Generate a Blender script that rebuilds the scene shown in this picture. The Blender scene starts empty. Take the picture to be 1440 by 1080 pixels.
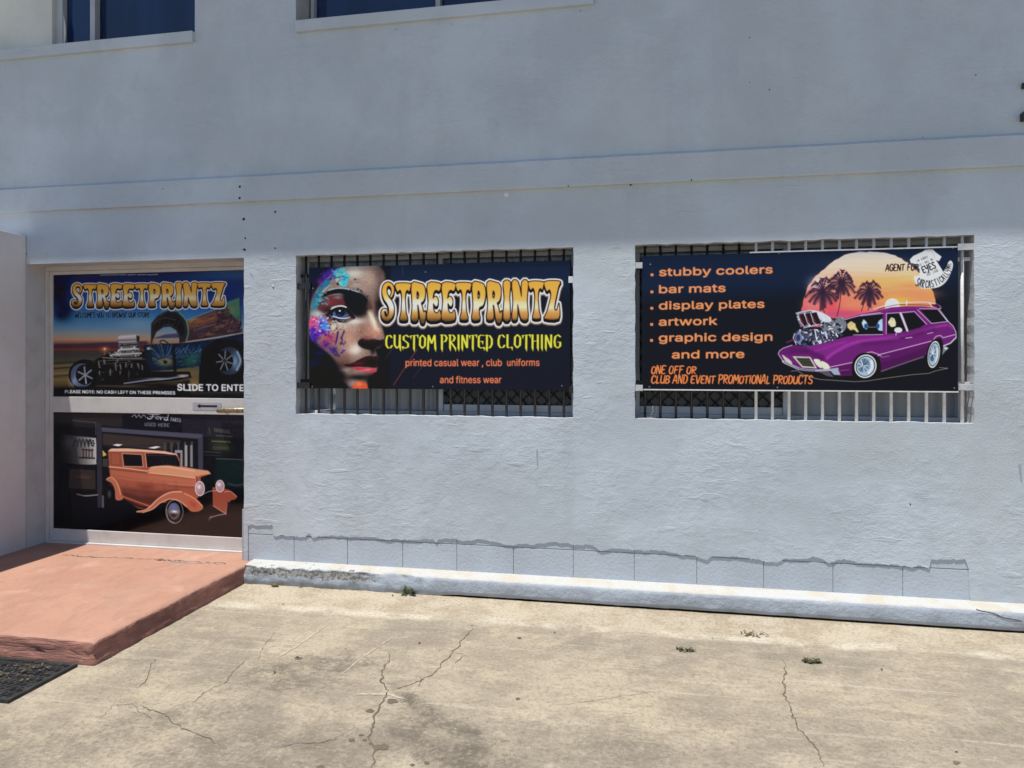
import bpy, bmesh, math, random
import numpy as np
from mathutils import Vector, Matrix
from mathutils.geometry import tessellate_polygon

scene = bpy.context.scene
COL = scene.collection
R = math.radians

# ------------------------------------------------------------------ camera
D, H, TH = 4.8, 1.60, R(10.9)          # distance to the facade, eye height, yaw to the left
cam = bpy.data.cameras.new("camera")
cam_o = bpy.data.objects.new("camera", cam)
COL.objects.link(cam_o)
cam.lens = 25.0
cam.sensor_width = 36.0
cam.shift_y = -32 / 1440
cam.clip_start = 0.05
cam.clip_end = 500
cam_o.location = (0, -D, H)
cam_o.rotation_euler = (R(90), 0, TH)
scene.camera = cam_o

# ------------------------------------------------------------------ sky and sun
SUN = Vector((-0.157, -0.235, 1.0)).normalized()      # towards the sun
world = bpy.data.worlds.new("World")
scene.world = world
world.use_nodes = True
wn = world.node_tree
sky = wn.nodes.new("ShaderNodeTexSky")
sky.sky_type = 'NISHITA'
sky.sun_disc = False
sky.sun_elevation = math.asin(SUN.z)
sky.sun_rotation = math.atan2(SUN.x, SUN.y)
sky.altitude = 100
sky.air_density = 1.0
sky.dust_density = 0.2
sky.ozone_density = 3.0
bg = wn.nodes["Background"]
bg.inputs[1].default_value = 0.112
wn.links.new(sky.outputs[0], bg.inputs[0])
sl = bpy.data.lights.new("sun", 'SUN')
sl.energy = 5.0
sl.angle = R(0.5)
sl.color = (1.0, 0.955, 0.885)
so = bpy.data.objects.new("sun", sl)
so.rotation_euler = SUN.to_track_quat('Z', 'Y').to_euler()
so.location = (-3, -4, 12)
COL.objects.link(so)
scene.view_settings.view_transform = 'Standard'
scene.view_settings.look = 'None'
scene.view_settings.exposure = 0.07
scene.view_settings.gamma = 1.0
scene.render.engine = 'CYCLES'
scene.cycles.max_bounces = 8

# ------------------------------------------------------------------ helpers
def P(px, py, Y=0.0):
    """measured photo point -> (x, z) on the plane y = Y, a plane parallel to the facade"""
    u, v = (px - 720) / 1000, (508 - py) / 1000
    t = (Y + D) / (math.cos(TH) + math.sin(TH) * u)
    return t * (-math.sin(TH) + math.cos(TH) * u), H + t * v

def G(px, py, Z=0.0):
    """measured photo point -> (x, y) on a level plane z = Z"""
    u, v = (px - 720) / 1000, (508 - py) / 1000
    t = (Z - H) / v
    return t * (-math.sin(TH) + math.cos(TH) * u), -D + t * (math.cos(TH) + math.sin(TH) * u)

def PX(px, Y=0.0): return P(px, 508, Y)[0]

def tag(o, label=None, cat=None, group=None, kind=None):
    if label: o["label"] = label
    if cat: o["category"] = cat
    if group: o["group"] = group
    if kind: o["kind"] = kind
    return o

def empty(name, loc=(0, 0, 0)):
    o = bpy.data.objects.new(name, None)
    o.empty_display_size = 0.2
    o.location = loc
    COL.objects.link(o)
    return o

def link(name, me, mat, parent=None):
    o = bpy.data.objects.new(name, me)
    if mat:
        for m in (mat if isinstance(mat, (list, tuple)) else [mat]):
            me.materials.append(m)
    COL.objects.link(o)
    if parent:
        o.parent = parent
        p = parent
        off = Vector(p.location)
        while p.parent:
            p = p.parent
            off += Vector(p.location)
        o.location = -off          # meshes are given in world coordinates
    return o

def from_bm(name, bm, mat, parent=None, smooth=False):
    bmesh.ops.recalc_face_normals(bm, faces=bm.faces)
    me = bpy.data.meshes.new(name)
    bm.to_mesh(me)
    bm.free()
    if smooth:
        me.polygons.foreach_set("use_smooth", [True] * len(me.polygons))
    return link(name, me, mat, parent)

def box(bm, x0, x1, y0, y1, z0, z1, bevel=0.0):
    vs = [bm.verts.new((x, y, z)) for x in (x0, x1) for y in (y0, y1) for z in (z0, z1)]
    idx = [(0, 1, 3, 2), (4, 6, 7, 5), (0, 4, 5, 1), (2, 3, 7, 6), (0, 2, 6, 4), (1, 5, 7, 3)]
    fs = [bm.faces.new([vs[i] for i in f]) for f in idx]
    if bevel:
        es = list({e for f in fs for e in f.edges})
        bmesh.ops.bevel(bm, geom=es, offset=bevel, segments=2, affect='EDGES', profile=0.6)

def boxo(name, x0, x1, y0, y1, z0, z1, mat, parent=None, bevel=0.0):
    bm = bmesh.new()
    box(bm, x0, x1, y0, y1, z0, z1, bevel)
    return from_bm(name, bm, mat, parent)

def tube(bm, pts, r, n=8, caps=True):
    pts = [Vector(p) for p in pts]
    rings = []
    for i, p in enumerate(pts):
        a = pts[max(i - 1, 0)]
        b = pts[min(i + 1, len(pts) - 1)]
        q = (b - a).to_track_quat('Z', 'Y')
        rr = r[i] if isinstance(r, (list, tuple)) else r
        rings.append([bm.verts.new(p + q @ Vector((rr * math.cos(2 * math.pi * k / n + .39), rr * math.sin(2 * math.pi * k / n + .39), 0))) for k in range(n)])
    for a, b in zip(rings, rings[1:]):
        for k in range(n):
            f = bm.faces.new((a[k], a[(k + 1) % n], b[(k + 1) % n], b[k]))
            f.smooth = True
    if caps:
        bm.faces.new(rings[0][::-1])
        bm.faces.new(rings[-1])

# ------------------------------------------------------------------ materials
class NT:
    def __init__(s, name):
        s.m = bpy.data.materials.new(name)
        s.m.use_nodes = True
        s.t = s.m.node_tree
        s.b = s.t.nodes["Principled BSDF"]
        s.obj = s.n("ShaderNodeTexCoord").outputs["Object"]
    def n(s, typ, **kw):
        nd = s.t.nodes.new(typ)
        for k, v in kw.items():
            setattr(nd, k, v)
        return nd
    def put(s, sock, v):
        if isinstance(v, bpy.types.NodeSocket):
            s.t.links.new(v, sock)
        elif isinstance(v, (tuple, list)) and len(v) == 3 and sock.type == 'RGBA':
            sock.default_value = (*v, 1)
        else:
            sock.default_value = v
    def mapping(s, scale=(1, 1, 1), rot=(0, 0, 0), loc=(0, 0, 0), vec=None):
        m = s.n("ShaderNodeMapping")
        s.put(m.inputs[0], vec or s.obj)
        m.inputs["Location"].default_value = loc
        m.inputs["Rotation"].default_value = rot
        m.inputs["Scale"].default_value = scale
        return m.outputs[0]
    def noise(s, scale, detail=4, rough=.55, vec=None, dist=0.0):
        t = s.n("ShaderNodeTexNoise")
        s.put(t.inputs["Vector"], vec or s.obj)
        t.inputs["Scale"].default_value = scale
        t.inputs["Detail"].default_value = detail
        t.inputs["Roughness"].default_value = rough
        t.inputs["Distortion"].default_value = dist
        return t.outputs["Fac"]
    def voro(s, scale, feature='F1', vec=None, out="Distance", rnd=1.0):
        t = s.n("ShaderNodeTexVoronoi", feature=feature)
        s.put(t.inputs["Vector"], vec or s.obj)
        t.inputs["Scale"].default_value = scale
        t.inputs["Randomness"].default_value = rnd
        return t.outputs[out]
    def ramp(s, v, a, b, lo=0.0, hi=1.0, smooth=True):
        m = s.n("ShaderNodeMapRange", interpolation_type='SMOOTHSTEP' if smooth else 'LINEAR')
        s.put(m.inputs[0], v)
        for i, q in zip((1, 2, 3, 4), (a, b, lo, hi)):
            s.put(m.inputs[i], q)
        return m.outputs[0]
    def math(s, op, a, b=0.0):
        m = s.n("ShaderNodeMath", operation=op)
        s.put(m.inputs[0], a)
        s.put(m.inputs[1], b)
        return m.outputs[0]
    def mix(s, f, a, b, blend='MIX'):
        m = s.n("ShaderNodeMix", data_type='RGBA', blend_type=blend)
        s.put(m.inputs[0], f)
        s.put(m.inputs[6], a)
        s.put(m.inputs[7], b)
        return m.outputs[2]
    def xyz(s, vec=None):
        q = s.n("ShaderNodeSeparateXYZ")
        s.put(q.inputs[0], vec or s.obj)
        return q.outputs
    def bump(s, h, dist, strength=1.0, normal=None):
        b = s.n("ShaderNodeBump")
        b.inputs["Strength"].default_value = strength
        b.inputs["Distance"].default_value = dist
        s.put(b.inputs["Height"], h)
        if normal: s.put(b.inputs["Normal"], normal)
        return b.outputs[0]
    def out(s, col, rough=.6, normal=None, metal=0.0, coat=0.0, spec=.5):
        s.put(s.b.inputs["Base Color"], col)
        s.put(s.b.inputs["Roughness"], rough)
        s.b.inputs["Metallic"].default_value = metal
        s.b.inputs["Coat Weight"].default_value = coat
        s.b.inputs["Coat Roughness"].default_value = 0.04
        s.b.inputs["Specular IOR Level"].default_value = spec
        if normal: s.put(s.b.inputs["Normal"], normal)
        return s.m

def blob(t, x, y, rx, ry, ang=0.0, soft=0.5):
    """soft elliptical mask on the ground, edge broken by noise"""
    v = t.mapping(loc=(0, 0, 0), vec=t.obj)
    m = t.n("ShaderNodeVectorMath", operation='SUBTRACT')
    t.put(m.inputs[0], v)
    m.inputs[1].default_value = (x, y, 0)
    w = t.mapping(rot=(0, 0, -ang), vec=m.outputs[0])
    w = t.mapping(scale=(1 / rx, 1 / ry, 0.0), vec=w)
    l = t.n("ShaderNodeVectorMath", operation='LENGTH')
    t.put(l.inputs[0], w)
    nz = t.math('MULTIPLY', t.math('SUBTRACT', t.noise(9, 9, .76), .5), 2.6)
    return t.ramp(t.math('ADD', l.outputs["Value"], nz), 1.0 - soft, 1.0 + soft, 1.0, 0.0)

def plaster(name, c, rough_amt=1.0, grain=1.0):
    t = NT(name)
    big = t.noise(1.1, 6, .6)
    mid = t.noise(6.0, 5, .6)
    streak = t.noise(5.0, 4, .6, t.mapping(scale=(1.0, 1.0, .16)))
    col = t.mix(t.ramp(big, .35, .68), tuple(q * .90 for q in c), tuple(min(q * 1.06, 1) for q in c))
    pt = t.noise(.55, 9, .68, t.mapping(loc=(4, 0, 2)))
    col = t.mix(t.ramp(pt, .49, .60, 0, .34), col, (c[0] * .92, c[1] * .90, c[2] * .82))
    col = t.mix(t.ramp(t.noise(2.4, 9, .72, t.mapping(loc=(1, 0, 5))),   .52, .62, 0, .30), col, tuple(q * .82 for q in c))
    col = t.mix(t.ramp(streak, .54, .70, 0, .17), col, tuple(q * .72 for q in c))
    col = t.mix(t.ramp(mid, .60, .78, 0, .16), col, (c[0] * .86, c[1] * .82, c[2] * .74))
    # dirt splashed up from the pavement
    z = t.xyz()[2]
    splash = t.math('MULTIPLY', t.ramp(z, .05, .55, .35, 0), t.ramp(t.noise(9, 6, .7), .42, .7))
    col = t.mix(splash, col, (c[0] * .82, c[1] * .76, c[2] * .66))
    trowel = t.noise(24, 6, .62, t.mapping(scale=(.7, 1, 1.25), rot=(0, .3, 0)), .5)
    patch = t.ramp(t.noise(1.3, 5, .6), .42, .60, .18, 1)
    fine = t.noise(95, 3, .6)
    und = t.noise(2.6, 4, .5)
    h = t.math('ADD', t.math('MULTIPLY', t.math('MULTIPLY', trowel, .52), patch), t.math('MULTIPLY', fine, .20 * grain))
    h = t.math('ADD', h, t.math('MULTIPLY', und, 1.1))
    lump = t.ramp(t.noise(11, 2, .5, t.mapping(scale=(.35, 1, 1.6))), .62, .70)
    h = t.math('ADD', h, t.math('MULTIPLY', t.math('MULTIPLY', lump, patch), .16))
    pit = t.ramp(t.voro(26), .02, .07, -.25, 0)
    h = t.math('ADD', h, t.math('MULTIPLY', pit, t.ramp(t.noise(4, 2), .52, .6)))
    return t.out(col, t.ramp(fine, .3, .7, .72, .9), t.bump(h, .0105 * rough_amt, .9), spec=.25)

WALLC = (.515, .57, .625)
M = {}
M['wall'] = plaster("painted_render", WALLC)
M['wall_side'] = plaster("side_wall_render", (.655, .645, .67), .35)

t = NT("reveal_paint")
M['reveal'] = t.out(t.mix(t.ramp(t.noise(7, 5), .4, .7), (.50, .51, .53), (.44, .44, .45)), .8, t.bump(t.noise(40, 4), .003))

t = NT("block_paint")
c = t.mix(t.ramp(t.noise(3, 5), .35, .7), (.475, .525, .58), (.425, .465, .515))
M['block'] = t.out(c, .75, t.bump(t.noise(60, 4), .003), spec=.3)
t = NT("joint_mortar")
M['mortar'] = t.out(t.mix(t.noise(20, 3), (.30, .33, .37), (.40, .43, .48)), .9)  # mortar grey for block joints, wall scratches and the side joint

t = NT("plinth_paint")
x, y, z = t.xyz()
paint = t.mix(t.ramp(t.noise(5, 5), .35, .7), (.40, .45, .515), (.34, .375, .425))
top_cream = t.mix(t.ramp(t.noise(6, 5, .6), .46, .62), (.50, .505, .49), (.50, .46, .385))
nz = t.math('MULTIPLY', t.math('SUBTRACT', t.noise(13, 5, .65), .5), .08)
nrm = t.n('ShaderNodeNewGeometry').outputs['True Normal']
top = t.math('MULTIPLY', t.ramp(t.math('ADD', t.xyz(nrm)[2], t.math('MULTIPLY', nz, 3.0)), .55, .80), t.ramp(z, .09, .105))
col = t.mix(top, paint, top_cream)  # paler cream and tan on the upward faces
ero = t.math('MULTIPLY', t.ramp(t.math('ADD', x, t.math('MULTIPLY', t.noise(5, 4), .8)), -1.55, -1.35, 1, 0),
             t.ramp(t.math('ADD', z, t.math('MULTIPLY', t.math('SUBTRACT', t.noise(16, 5, .7), .5), .12)), .06, .075))
ero = t.math('MULTIPLY', ero, t.ramp(t.math('ADD', z, t.math('MULTIPLY', t.math('SUBTRACT', t.noise(19, 5, .7), .5), .09)), .112, .122, 1, 0))
rock = t.mix(t.ramp(t.noise(40, 5, .7), .36, .62), (.10, .095, .085), (.33, .33, .32))
col = t.mix(ero, col, rock)
low = t.math('MULTIPLY', t.ramp(z, .0, .05, .55, 0), t.ramp(t.noise(8, 5), .4, .65))
col = t.mix(low, col, (.25, .22, .18))
hh = t.math('SUBTRACT', t.noise(24, 6, .65), t.math('MULTIPLY', ero, .9))
M['plinth'] = t.out(col, .85, t.bump(hh, .012, .8), spec=.2)

t = NT("terracotta_paint")
x, y, z = t.xyz()
c = t.mix(t.ramp(t.noise(1.7, 6, .62), .32, .7), (.475, .265, .19), (.41, .22, .155))
c = t.mix(t.ramp(t.noise(5, 6, .7, t.mapping(scale=(1, .35, 1))), .52, .75, 0, .5), c, (.38, .19, .14))
c = t.mix(t.ramp(t.noise(2.6, 5, .6, t.mapping(loc=(3, 1, 0))), .56, .72, 0, .6), c, (.54, .345, .27))
c = t.mix(t.ramp(t.voro(38, vec=t.mapping(scale=(1, .5, 1))), .02, .06, .5, 0), c, (.24, .13, .10))
sc = t.noise(11, 8, .74, t.mapping(scale=(1, .5, 1), rot=(0, 0, .5)), .5)
c = t.mix(t.ramp(sc, .48, .60, 0, .42), c, (.33, .19, .145))
c = t.mix(t.ramp(t.noise(30, 6, .75), .50, .62, 0, .35), c, (.36, .20, .15))
c = t.mix(t.ramp(t.noise(1.3, 7, .7, t.mapping(loc=(5, 2, 0))), .50, .62, 0, .35), c, (.40, .27, .20))
M['terracotta'] = t.out(c, .72, t.bump(t.math('ADD', t.noise(14, 6, .6), t.math('MULTIPLY', t.noise(90, 3), .3)), .006, .8), spec=.3)

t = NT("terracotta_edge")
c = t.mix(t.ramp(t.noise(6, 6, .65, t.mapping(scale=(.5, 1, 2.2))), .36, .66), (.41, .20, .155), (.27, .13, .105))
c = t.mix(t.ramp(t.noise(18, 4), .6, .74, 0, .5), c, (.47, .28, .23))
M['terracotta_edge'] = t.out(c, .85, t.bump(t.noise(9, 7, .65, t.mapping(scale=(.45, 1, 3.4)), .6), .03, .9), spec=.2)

t = NT("concrete_ground")
x, y, z = t.xyz()
base = t.mix(t.ramp(t.noise(.8, 9, .68), .42, .58), (.42, .36, .268), (.315, .27, .204))
base = t.mix(t.ramp(t.noise(2.6, 9, .72, t.mapping(loc=(1, 9, 0))), .52, .60, 0, .55), base, (.47, .40, .285))
base = t.mix(t.ramp(t.noise(1.5, 10, .70, t.mapping(loc=(7, 3, 0))), .49, .60, 0, .6), base, (.215, .187, .15))
brm = t.noise(8, 10, .78, t.mapping(rot=(0, 0, R(-38)), scale=(.75, 1.25, 1)), .3)
base = t.mix(t.ramp(brm, .49, .60, 0, .5), base, (.245, .205, .155))
base = t.mix(t.ramp(brm, .38, .47, .34, 0), base, (.50, .43, .33))
swp = t.noise(5, 6, .7, t.mapping(rot=(0, 0, R(-42)), scale=(.12, 3.2, 1)))
base = t.mix(t.ramp(swp, .55, .66, 0, .4), base, (.58, .51, .40))
st = None
for (px, py, rx, ry, ang, k) in [(430, 945, .34, .22, .5, .72), (640, 1045, .36, .17, -.5, .85), (600, 1000, .30, .055, -.75, .85),
                                 (360, 1060, .5, .22, .2, .5), (860, 1050, .4, .16, 0, .35), (970, 1010, .16, .16, 0, .3), (250, 1010, .4, .14, .6, .5),
                                 (60, 1050, .5, .18, .3, .45), (1200, 1030, .5, .2, .1, .25), (1010, 860, .28, .05, -.1, .42)]:
    gx, gy = G(px, py)
    b = t.math('MULTIPLY', blob(t, gx, gy, rx, ry, ang), k)
    st = b if st is None else t.math('MAXIMUM', st, b)
st = t.math('MULTIPLY', st, t.ramp(t.noise(6, 10, .8), .40, .60, .25, 1.15))
base = t.mix(st, base, (.125, .108, .086))
edge = t.math('MULTIPLY', t.math('SUBTRACT', t.noise(1.3, 8, .62), .5), .30)
yy = t.math('ADD', t.math('ADD', y, t.math('MULTIPLY', x, -.012)), edge)
apron = t.ramp(yy, -.66, -.42)
base = t.mix(t.math('MULTIPLY', apron, .72), base, t.mix(t.ramp(t.noise(3, 9, .75), .44, .58), (.52, .455, .345), (.40, .33, .235)))
seam = t.math('MULTIPLY', t.ramp(yy, -.60, -.54), t.ramp(yy, -.50, -.44, 1, 0))
seam = t.math('MULTIPLY', seam, t.ramp(t.noise(2.2, 7, .7), .44, .58))
base = t.mix(t.math('MULTIPLY', seam, .75), base, (.60, .54, .44))
base = t.mix(t.ramp(t.voro(17), .03, .06, .75, 0), base, t.mix(t.ramp(t.noise(1.7, 2), .45, .55), (.62, .58, .50), (.12, .11, .09)))
grit = t.noise(170, 3, .7)
g2 = t.noise(48, 6, .75)
base = t.mix(t.ramp(g2, .50, .62, 0, .46), base, (.16, .132, .098))
base = t.mix(t.ramp(g2, .36, .46, .28, 0), base, (.50, .44, .345))
base = t.mix(t.ramp(grit, .5, .72, 0, .6), base, (.17, .145, .115))
base = t.mix(t.ramp(grit, .28, .42, .25, 0), base, (.58, .52, .42))
hb = t.math('ADD', t.math('MULTIPLY', g2, .9), t.math('MULTIPLY', brm, 1.0))
M['ground'] = t.out(base, .88, t.bump(hb, .005, .8), spec=.25)

t = NT("crack_dirt")
M['crack'] = t.out(t.mix(t.noise(12, 3), (.09, .075, .055), (.20, .17, .13)), .95, spec=.1)
t = NT("gap_hole_shade")
M['dark'] = t.out(t.mix(t.noise(20, 3), (.012, .011, .010), (.03, .027, .022)), .95, spec=.1)  # near-black for the shade inside the plinth gap and drilled holes

t = NT("door_aluminium")
M['alu'] = t.out(t.mix(t.ramp(t.noise(5, 5, .6), .4, .7), (.58, .565, .55), (.50, .485, .465)), .42, t.bump(t.noise(30, 3), .0008), spec=.5)
t = NT("window_aluminium")
M['walu'] = t.out(t.mix(t.ramp(t.noise(6, 4), .4, .7), (.42, .45, .49), (.36, .385, .42)), .45)
t = NT("white_bar_paint")
M['white'] = t.out(t.mix(t.ramp(t.noise(22, 4), .45, .7), (.70, .71, .72), (.60, .59, .57)), .45, t.bump(t.noise(60, 2), .001))
t = NT("black_bar_paint")
M['black'] = t.out(t.mix(t.ramp(t.noise(25, 4), .5, .7), (.010, .011, .013), (.028, .027, .026)), .4)
t = NT("bracket_paint")
M['bracket'] = t.out(t.mix(t.ramp(t.noise(28, 4), .4, .7), (.52, .535, .56), (.42, .43, .44)), .55, t.bump(t.noise(60, 2), .0015))
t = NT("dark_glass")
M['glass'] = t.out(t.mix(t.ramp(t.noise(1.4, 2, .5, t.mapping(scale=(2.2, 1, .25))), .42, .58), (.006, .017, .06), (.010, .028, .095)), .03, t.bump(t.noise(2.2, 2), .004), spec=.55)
t = NT("blind_pane")
w = t.n("ShaderNodeTexWave")
t.put(w.inputs[0], t.obj)
w.inputs["Scale"].default_value = 3.6
w.inputs["Distortion"].default_value = .35
M['blind'] = t.out(t.mix(w.outputs["Fac"], (.22, .25, .29), (.28, .31, .345)), .12, t.bump(w.outputs["Fac"], .006))
t = NT("cream_panel")
M['cream'] = t.out(t.mix(t.ramp(t.noise(2.2, 4), .4, .7), (.72, .72, .66), (.60, .61, .57)), .5)
t = NT("screen_backing")
M['screen'] = t.out(t.mix(t.noise(14, 3), (.035, .04, .05), (.07, .075, .085)), .5)
t = NT("rubber")
M['rubber'] = t.out(t.mix(t.ramp(t.noise(18, 5), .45, .7), (.018, .019, .021), (.055, .055, .05)), .62, t.bump(t.noise(70, 3), .002))
t = NT("worn_brass")
M['brass'] = t.out(t.mix(t.ramp(t.noise(35, 4, .6, t.mapping(scale=(4, 1, 1))), .42, .62), (.34, .28, .19), (.13, .105, .07)), .42, metal=.5)
t = NT("sticker_grey")
M['sticker'] = t.out(t.mix(t.noise(9, 3), (.36, .355, .40), (.42, .415, .45)), .5)
t = NT("sticker_black")
M['ink'] = t.out((.008, .008, .01), .5)
t = NT("leaf_green")
M['leaf'] = t.out(t.mix(t.noise(30, 3), (.07, .12, .025), (.16, .19, .06)), .6)
t = NT("dry_leaf")
M['dry'] = t.out(t.mix(t.noise(40, 3), (.07, .055, .03), (.16, .12, .06)), .8)
t = NT("moss")
M['moss'] = t.out(t.mix(t.noise(60, 3), (.03, .035, .012), (.09, .085, .03)), .9)
t = NT("roof_sheet")
M['roof'] = t.out(t.mix(t.noise(2, 3), (.45, .45, .45), (.38, .38, .38)), .5)

t = NT("scuffed_concrete")
M['scuff'] = t.out(t.mix(t.noise(40, 3), (.55, .49, .39), (.42, .36, .27)), .9, spec=.1)
# ------------------------------------------------------------------ setting: the concrete forecourt
GX0, GX1, GY0, GY1 = -40.0, 40.0, -60.0, 0.35
bm = bmesh.new()
rnd = random.Random(4)
vs = [bm.verts.new(p) for p in ((GX0, GY0, 0), (GX1, GY0, 0), (GX1, GY1, 0), (GX0, GY1, 0))]
bm.faces.new(vs)
ground = tag(from_bm("concrete_ground", bm, M['ground']), "pale stained concrete forecourt with cracks in front of the shop wall", "ground", kind="structure")

def crack(pts, w, seed, mat='crack', name='crack', wob=.008):
    rn = random.Random(seed)
    q = [Vector((*G(*p), 0.0)) for p in pts]
    fine = []
    for a, b in zip(q, q[1:]):
        n = max(2, int((b - a).length / .016))
        dr = (b - a).normalized()
        nn = Vector((-dr.y, dr.x, 0))
        off = 0
        for i in range(n):
            off = off * .72 + rn.uniform(-wob, wob)
            fine.append(a.lerp(b, i / n) + nn * off * (1 if i else 0))
    fine.append(q[-1])
    bm = bmesh.new()
    L = []
    for i, p in enumerate(fine):
        d = (fine[min(i + 1, len(fine) - 1)] - fine[max(i - 1, 0)]).normalized()
        nn = Vector((-d.y, d.x, 0))
        f = i / (len(fine) - 1)
        ww = w * .74 * rn.uniform(.25, 1.25) * min(1, .35 + 5 * min(f, 1 - f))
        L.append((bm.verts.new(p + nn * ww / 2 + Vector((0, 0, .0025))), bm.verts.new(p - nn * ww / 2 + Vector((0, 0, .0025)))))
    for a, b in zip(L, L[1:]):
        bm.faces.new((a[0], a[1], b[1], b[0]))
    return from_bm(name, bm, M[mat], ground)

crack([(546, 918), (548, 928), (537, 945), (536, 960), (547, 971)], .011, 1)
crack([(664, 884), (650, 900), (637, 918), (620, 937), (600, 952), (570, 965), (547, 971)], .009, 2)
crack([(547, 971), (540, 985), (527, 1005), (524, 1020), (519, 1040), (524, 1062), (522, 1080)], .012, 3)
crack([(489, 1031), (470, 1041), (430, 1046), (395, 1050)], .005, 4)
crack([(1100, 928), (1103, 950), (1105, 980), (1113, 1008), (1130, 1030), (1150, 1055), (1158, 1078)], .009, 5)
crack([(217, 927), (209, 945), (205, 958), (192, 968)], .006, 6)
crack([(350, 925), (320, 958), (298, 968), (270, 990)], .005, 7)
crack([(196, 992), (232, 1005), (262, 1026), (285, 1036), (310, 1048)], .007, 8)
crack([(140, 1010), (160, 992), (185, 990), (215, 1014)], .004, 9)
crack([(386, 890), (370, 910), (362, 930)], .004, 10)
crack([(592, 952), (588, 966)], .006, 11)
crack([(770, 992), (820, 988), (880, 978), (940, 970)], .003, 12)

crack([(637, 918), (655, 922), (640, 934)], .005, 13)
crack([(460, 879), (425, 904), (388, 927)], .016, 21, 'scuff', 'scratch', .002)
crack([(552, 897), (510, 924), (478, 950)], .013, 22, 'scuff', 'scratch', .002)
crack([(500, 978), (545, 976), (570, 983)], .020, 23, 'scuff', 'scratch', .004)
for i, (px, py, r) in enumerate([(552, 986, .024), (537, 1051, .028), (508, 1034, .010), (495, 1041, .014), (513, 1041, .010), (521, 1046, .008), (520, 1000, .018), (450, 1079, .016), (600, 1073, .013), (580, 1076, .010), (420, 926, .018), (1345, 1073, .014), (728, 983, .012)]):
    bm = bmesh.new()
    cx, cy = G(px, py)
    rq = random.Random(i)
    ring = [bm.verts.new((cx + r * 1.15 * rq.uniform(.6, 1.2) * math.cos(a * .524), cy + r * rq.uniform(.6, 1.2) * math.sin(a * .524), .0022)) for a in range(12)]
    bm.faces.new(ring)
    from_bm("oil_spot", bm, M['crack'], ground)
# ------------------------------------------------------------------ the building
bld = tag(empty("shop_building", (0, 0, 0)),
          "two-storey grey-blue rendered shop building with barred windows and chipped render above its base", "building")

XL, XR, ZT = -8.6, 6.0, 5.62
door_x0, door_x1, door_z1 = PX(37), PX(343), P(190, 367)[1]
w1 = (PX(416), PX(806), P(611, 585)[1], P(611, 353.5)[1])
w2 = (PX(893), PX(1370), P(1131, 592)[1], P(1131, 337.5)[1])
u_sill = P(274, 45)[1]
uw1 = (-7.6, PX(274), u_sill, 5.15)
uw2 = (PX(416), PX(790), P(416, 31)[1], 5.15)
PLZ = .133                                   # top of the plinth

from mathutils import noise as mn
rag_px = []
for zx, zy in [(22, 100), (112, 100), (113, 136), (180, 139), (230, 143), (245, 130), (258, 147), (275, 140), (330, 136), (380, 141), (480, 142), (535, 154), (560, 148), (600, 153),
               (690, 149), (702, 162), (712, 150), (760, 147), (800, 156), (870, 151), (930, 163), (980, 174), (1020, 166), (1060, 169), (1130, 159), (1200, 170), (1270, 172), (1298, 193), (1340, 183), (1386, 186)]:
    rag_px.append((340 + zx / 2.571, 700 + zy / 2.571))
for zx, zy in [(10, 186), (60, 191), (130, 190), (190, 206), (250, 210), (290, 226), (310, 214), (340, 212), (420, 215), (500, 229), (545, 236), (580, 218), (640, 222),
               (690, 214), (740, 236), (790, 221), (840, 235), (940, 240), (1000, 247), (1080, 250), (1097, 258), (1105, 222), (1228, 225), (1240, 256)]:
    rag_px.append((880 + zx / 2.571, 700 + zy / 2.571))
rn = random.Random(11)
rag = []
for (a, b) in zip(rag_px, rag_px[1:]):
    n = max(1, int(math.hypot(b[0] - a[0], b[1] - a[1]) / 1.8))
    for i in range(n):
        f = i / n
        x, z = P(a[0] + (b[0] - a[0]) * f, a[1] + (b[1] - a[1]) * f)
        wob = mn.noise(Vector((x * 21, 0, 0))) * .010 + mn.noise(Vector((x * 70, 3, 0))) * .006
        rag.append((x, z + (wob + rn.uniform(-.0025, .0025) if i else 0)))
rag.append(P(*rag_px[-1]))
rag_hole = [(rag[0][0], .05)] + rag + [(rag[-1][0] + .012, .05)]

def rect(r): return [(r[0], r[2]), (r[0], r[3]), (r[1], r[3]), (r[1], r[2])]
def soften(pts, step=.05, amp=.0035, seed=1):
    """slightly uneven hand-trowelled edges"""
    rr = random.Random(seed)
    o = []
    for a, b in zip(pts, pts[1:] + pts[:1]):
        n = max(1, int(math.hypot(b[0] - a[0], b[1] - a[1]) / step))
        for i in range(n):
            f = i / n
            k = 0 if i == 0 else amp
            o.append((a[0] + (b[0] - a[0]) * f + rr.uniform(-k, k), a[1] + (b[1] - a[1]) * f + rr.uniform(-k, k)))
    return o
h1, h2 = soften(rect(w1), seed=2), soften(rect(w2), seed=3)
hu1, hu2 = rect(uw1), rect(uw2)
outer = [(XL, -.05), (XL, ZT), (XR, ZT), (XR, -.05), (door_x1, -.05)] + \
        [(door_x1 + (rn.uniform(-.003, .003) if 0 < i < 30 else 0), -.05 + (door_z1 + .05) * i / 30) for i in range(1, 31)] + \
        [(door_x0, door_z1), (door_x0, -.05)]
loops = [outer, h1, h2, hu1, hu2, rag_hole]
flat = [Vector((x, 0, z)) for lp in loops for x, z in lp]
tri = tessellate_polygon([[Vector((x, z, 0)) for x, z in lp] for lp in loops])
bm = bmesh.new()
bv = [bm.verts.new(p) for p in flat]
for t3 in tri:
    try: bm.faces.new([bv[i] for i in t3])
    except ValueError: pass
for f in bm.faces:
    f.normal_update()
    if f.normal.y > 0: f.normal_flip()
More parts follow.
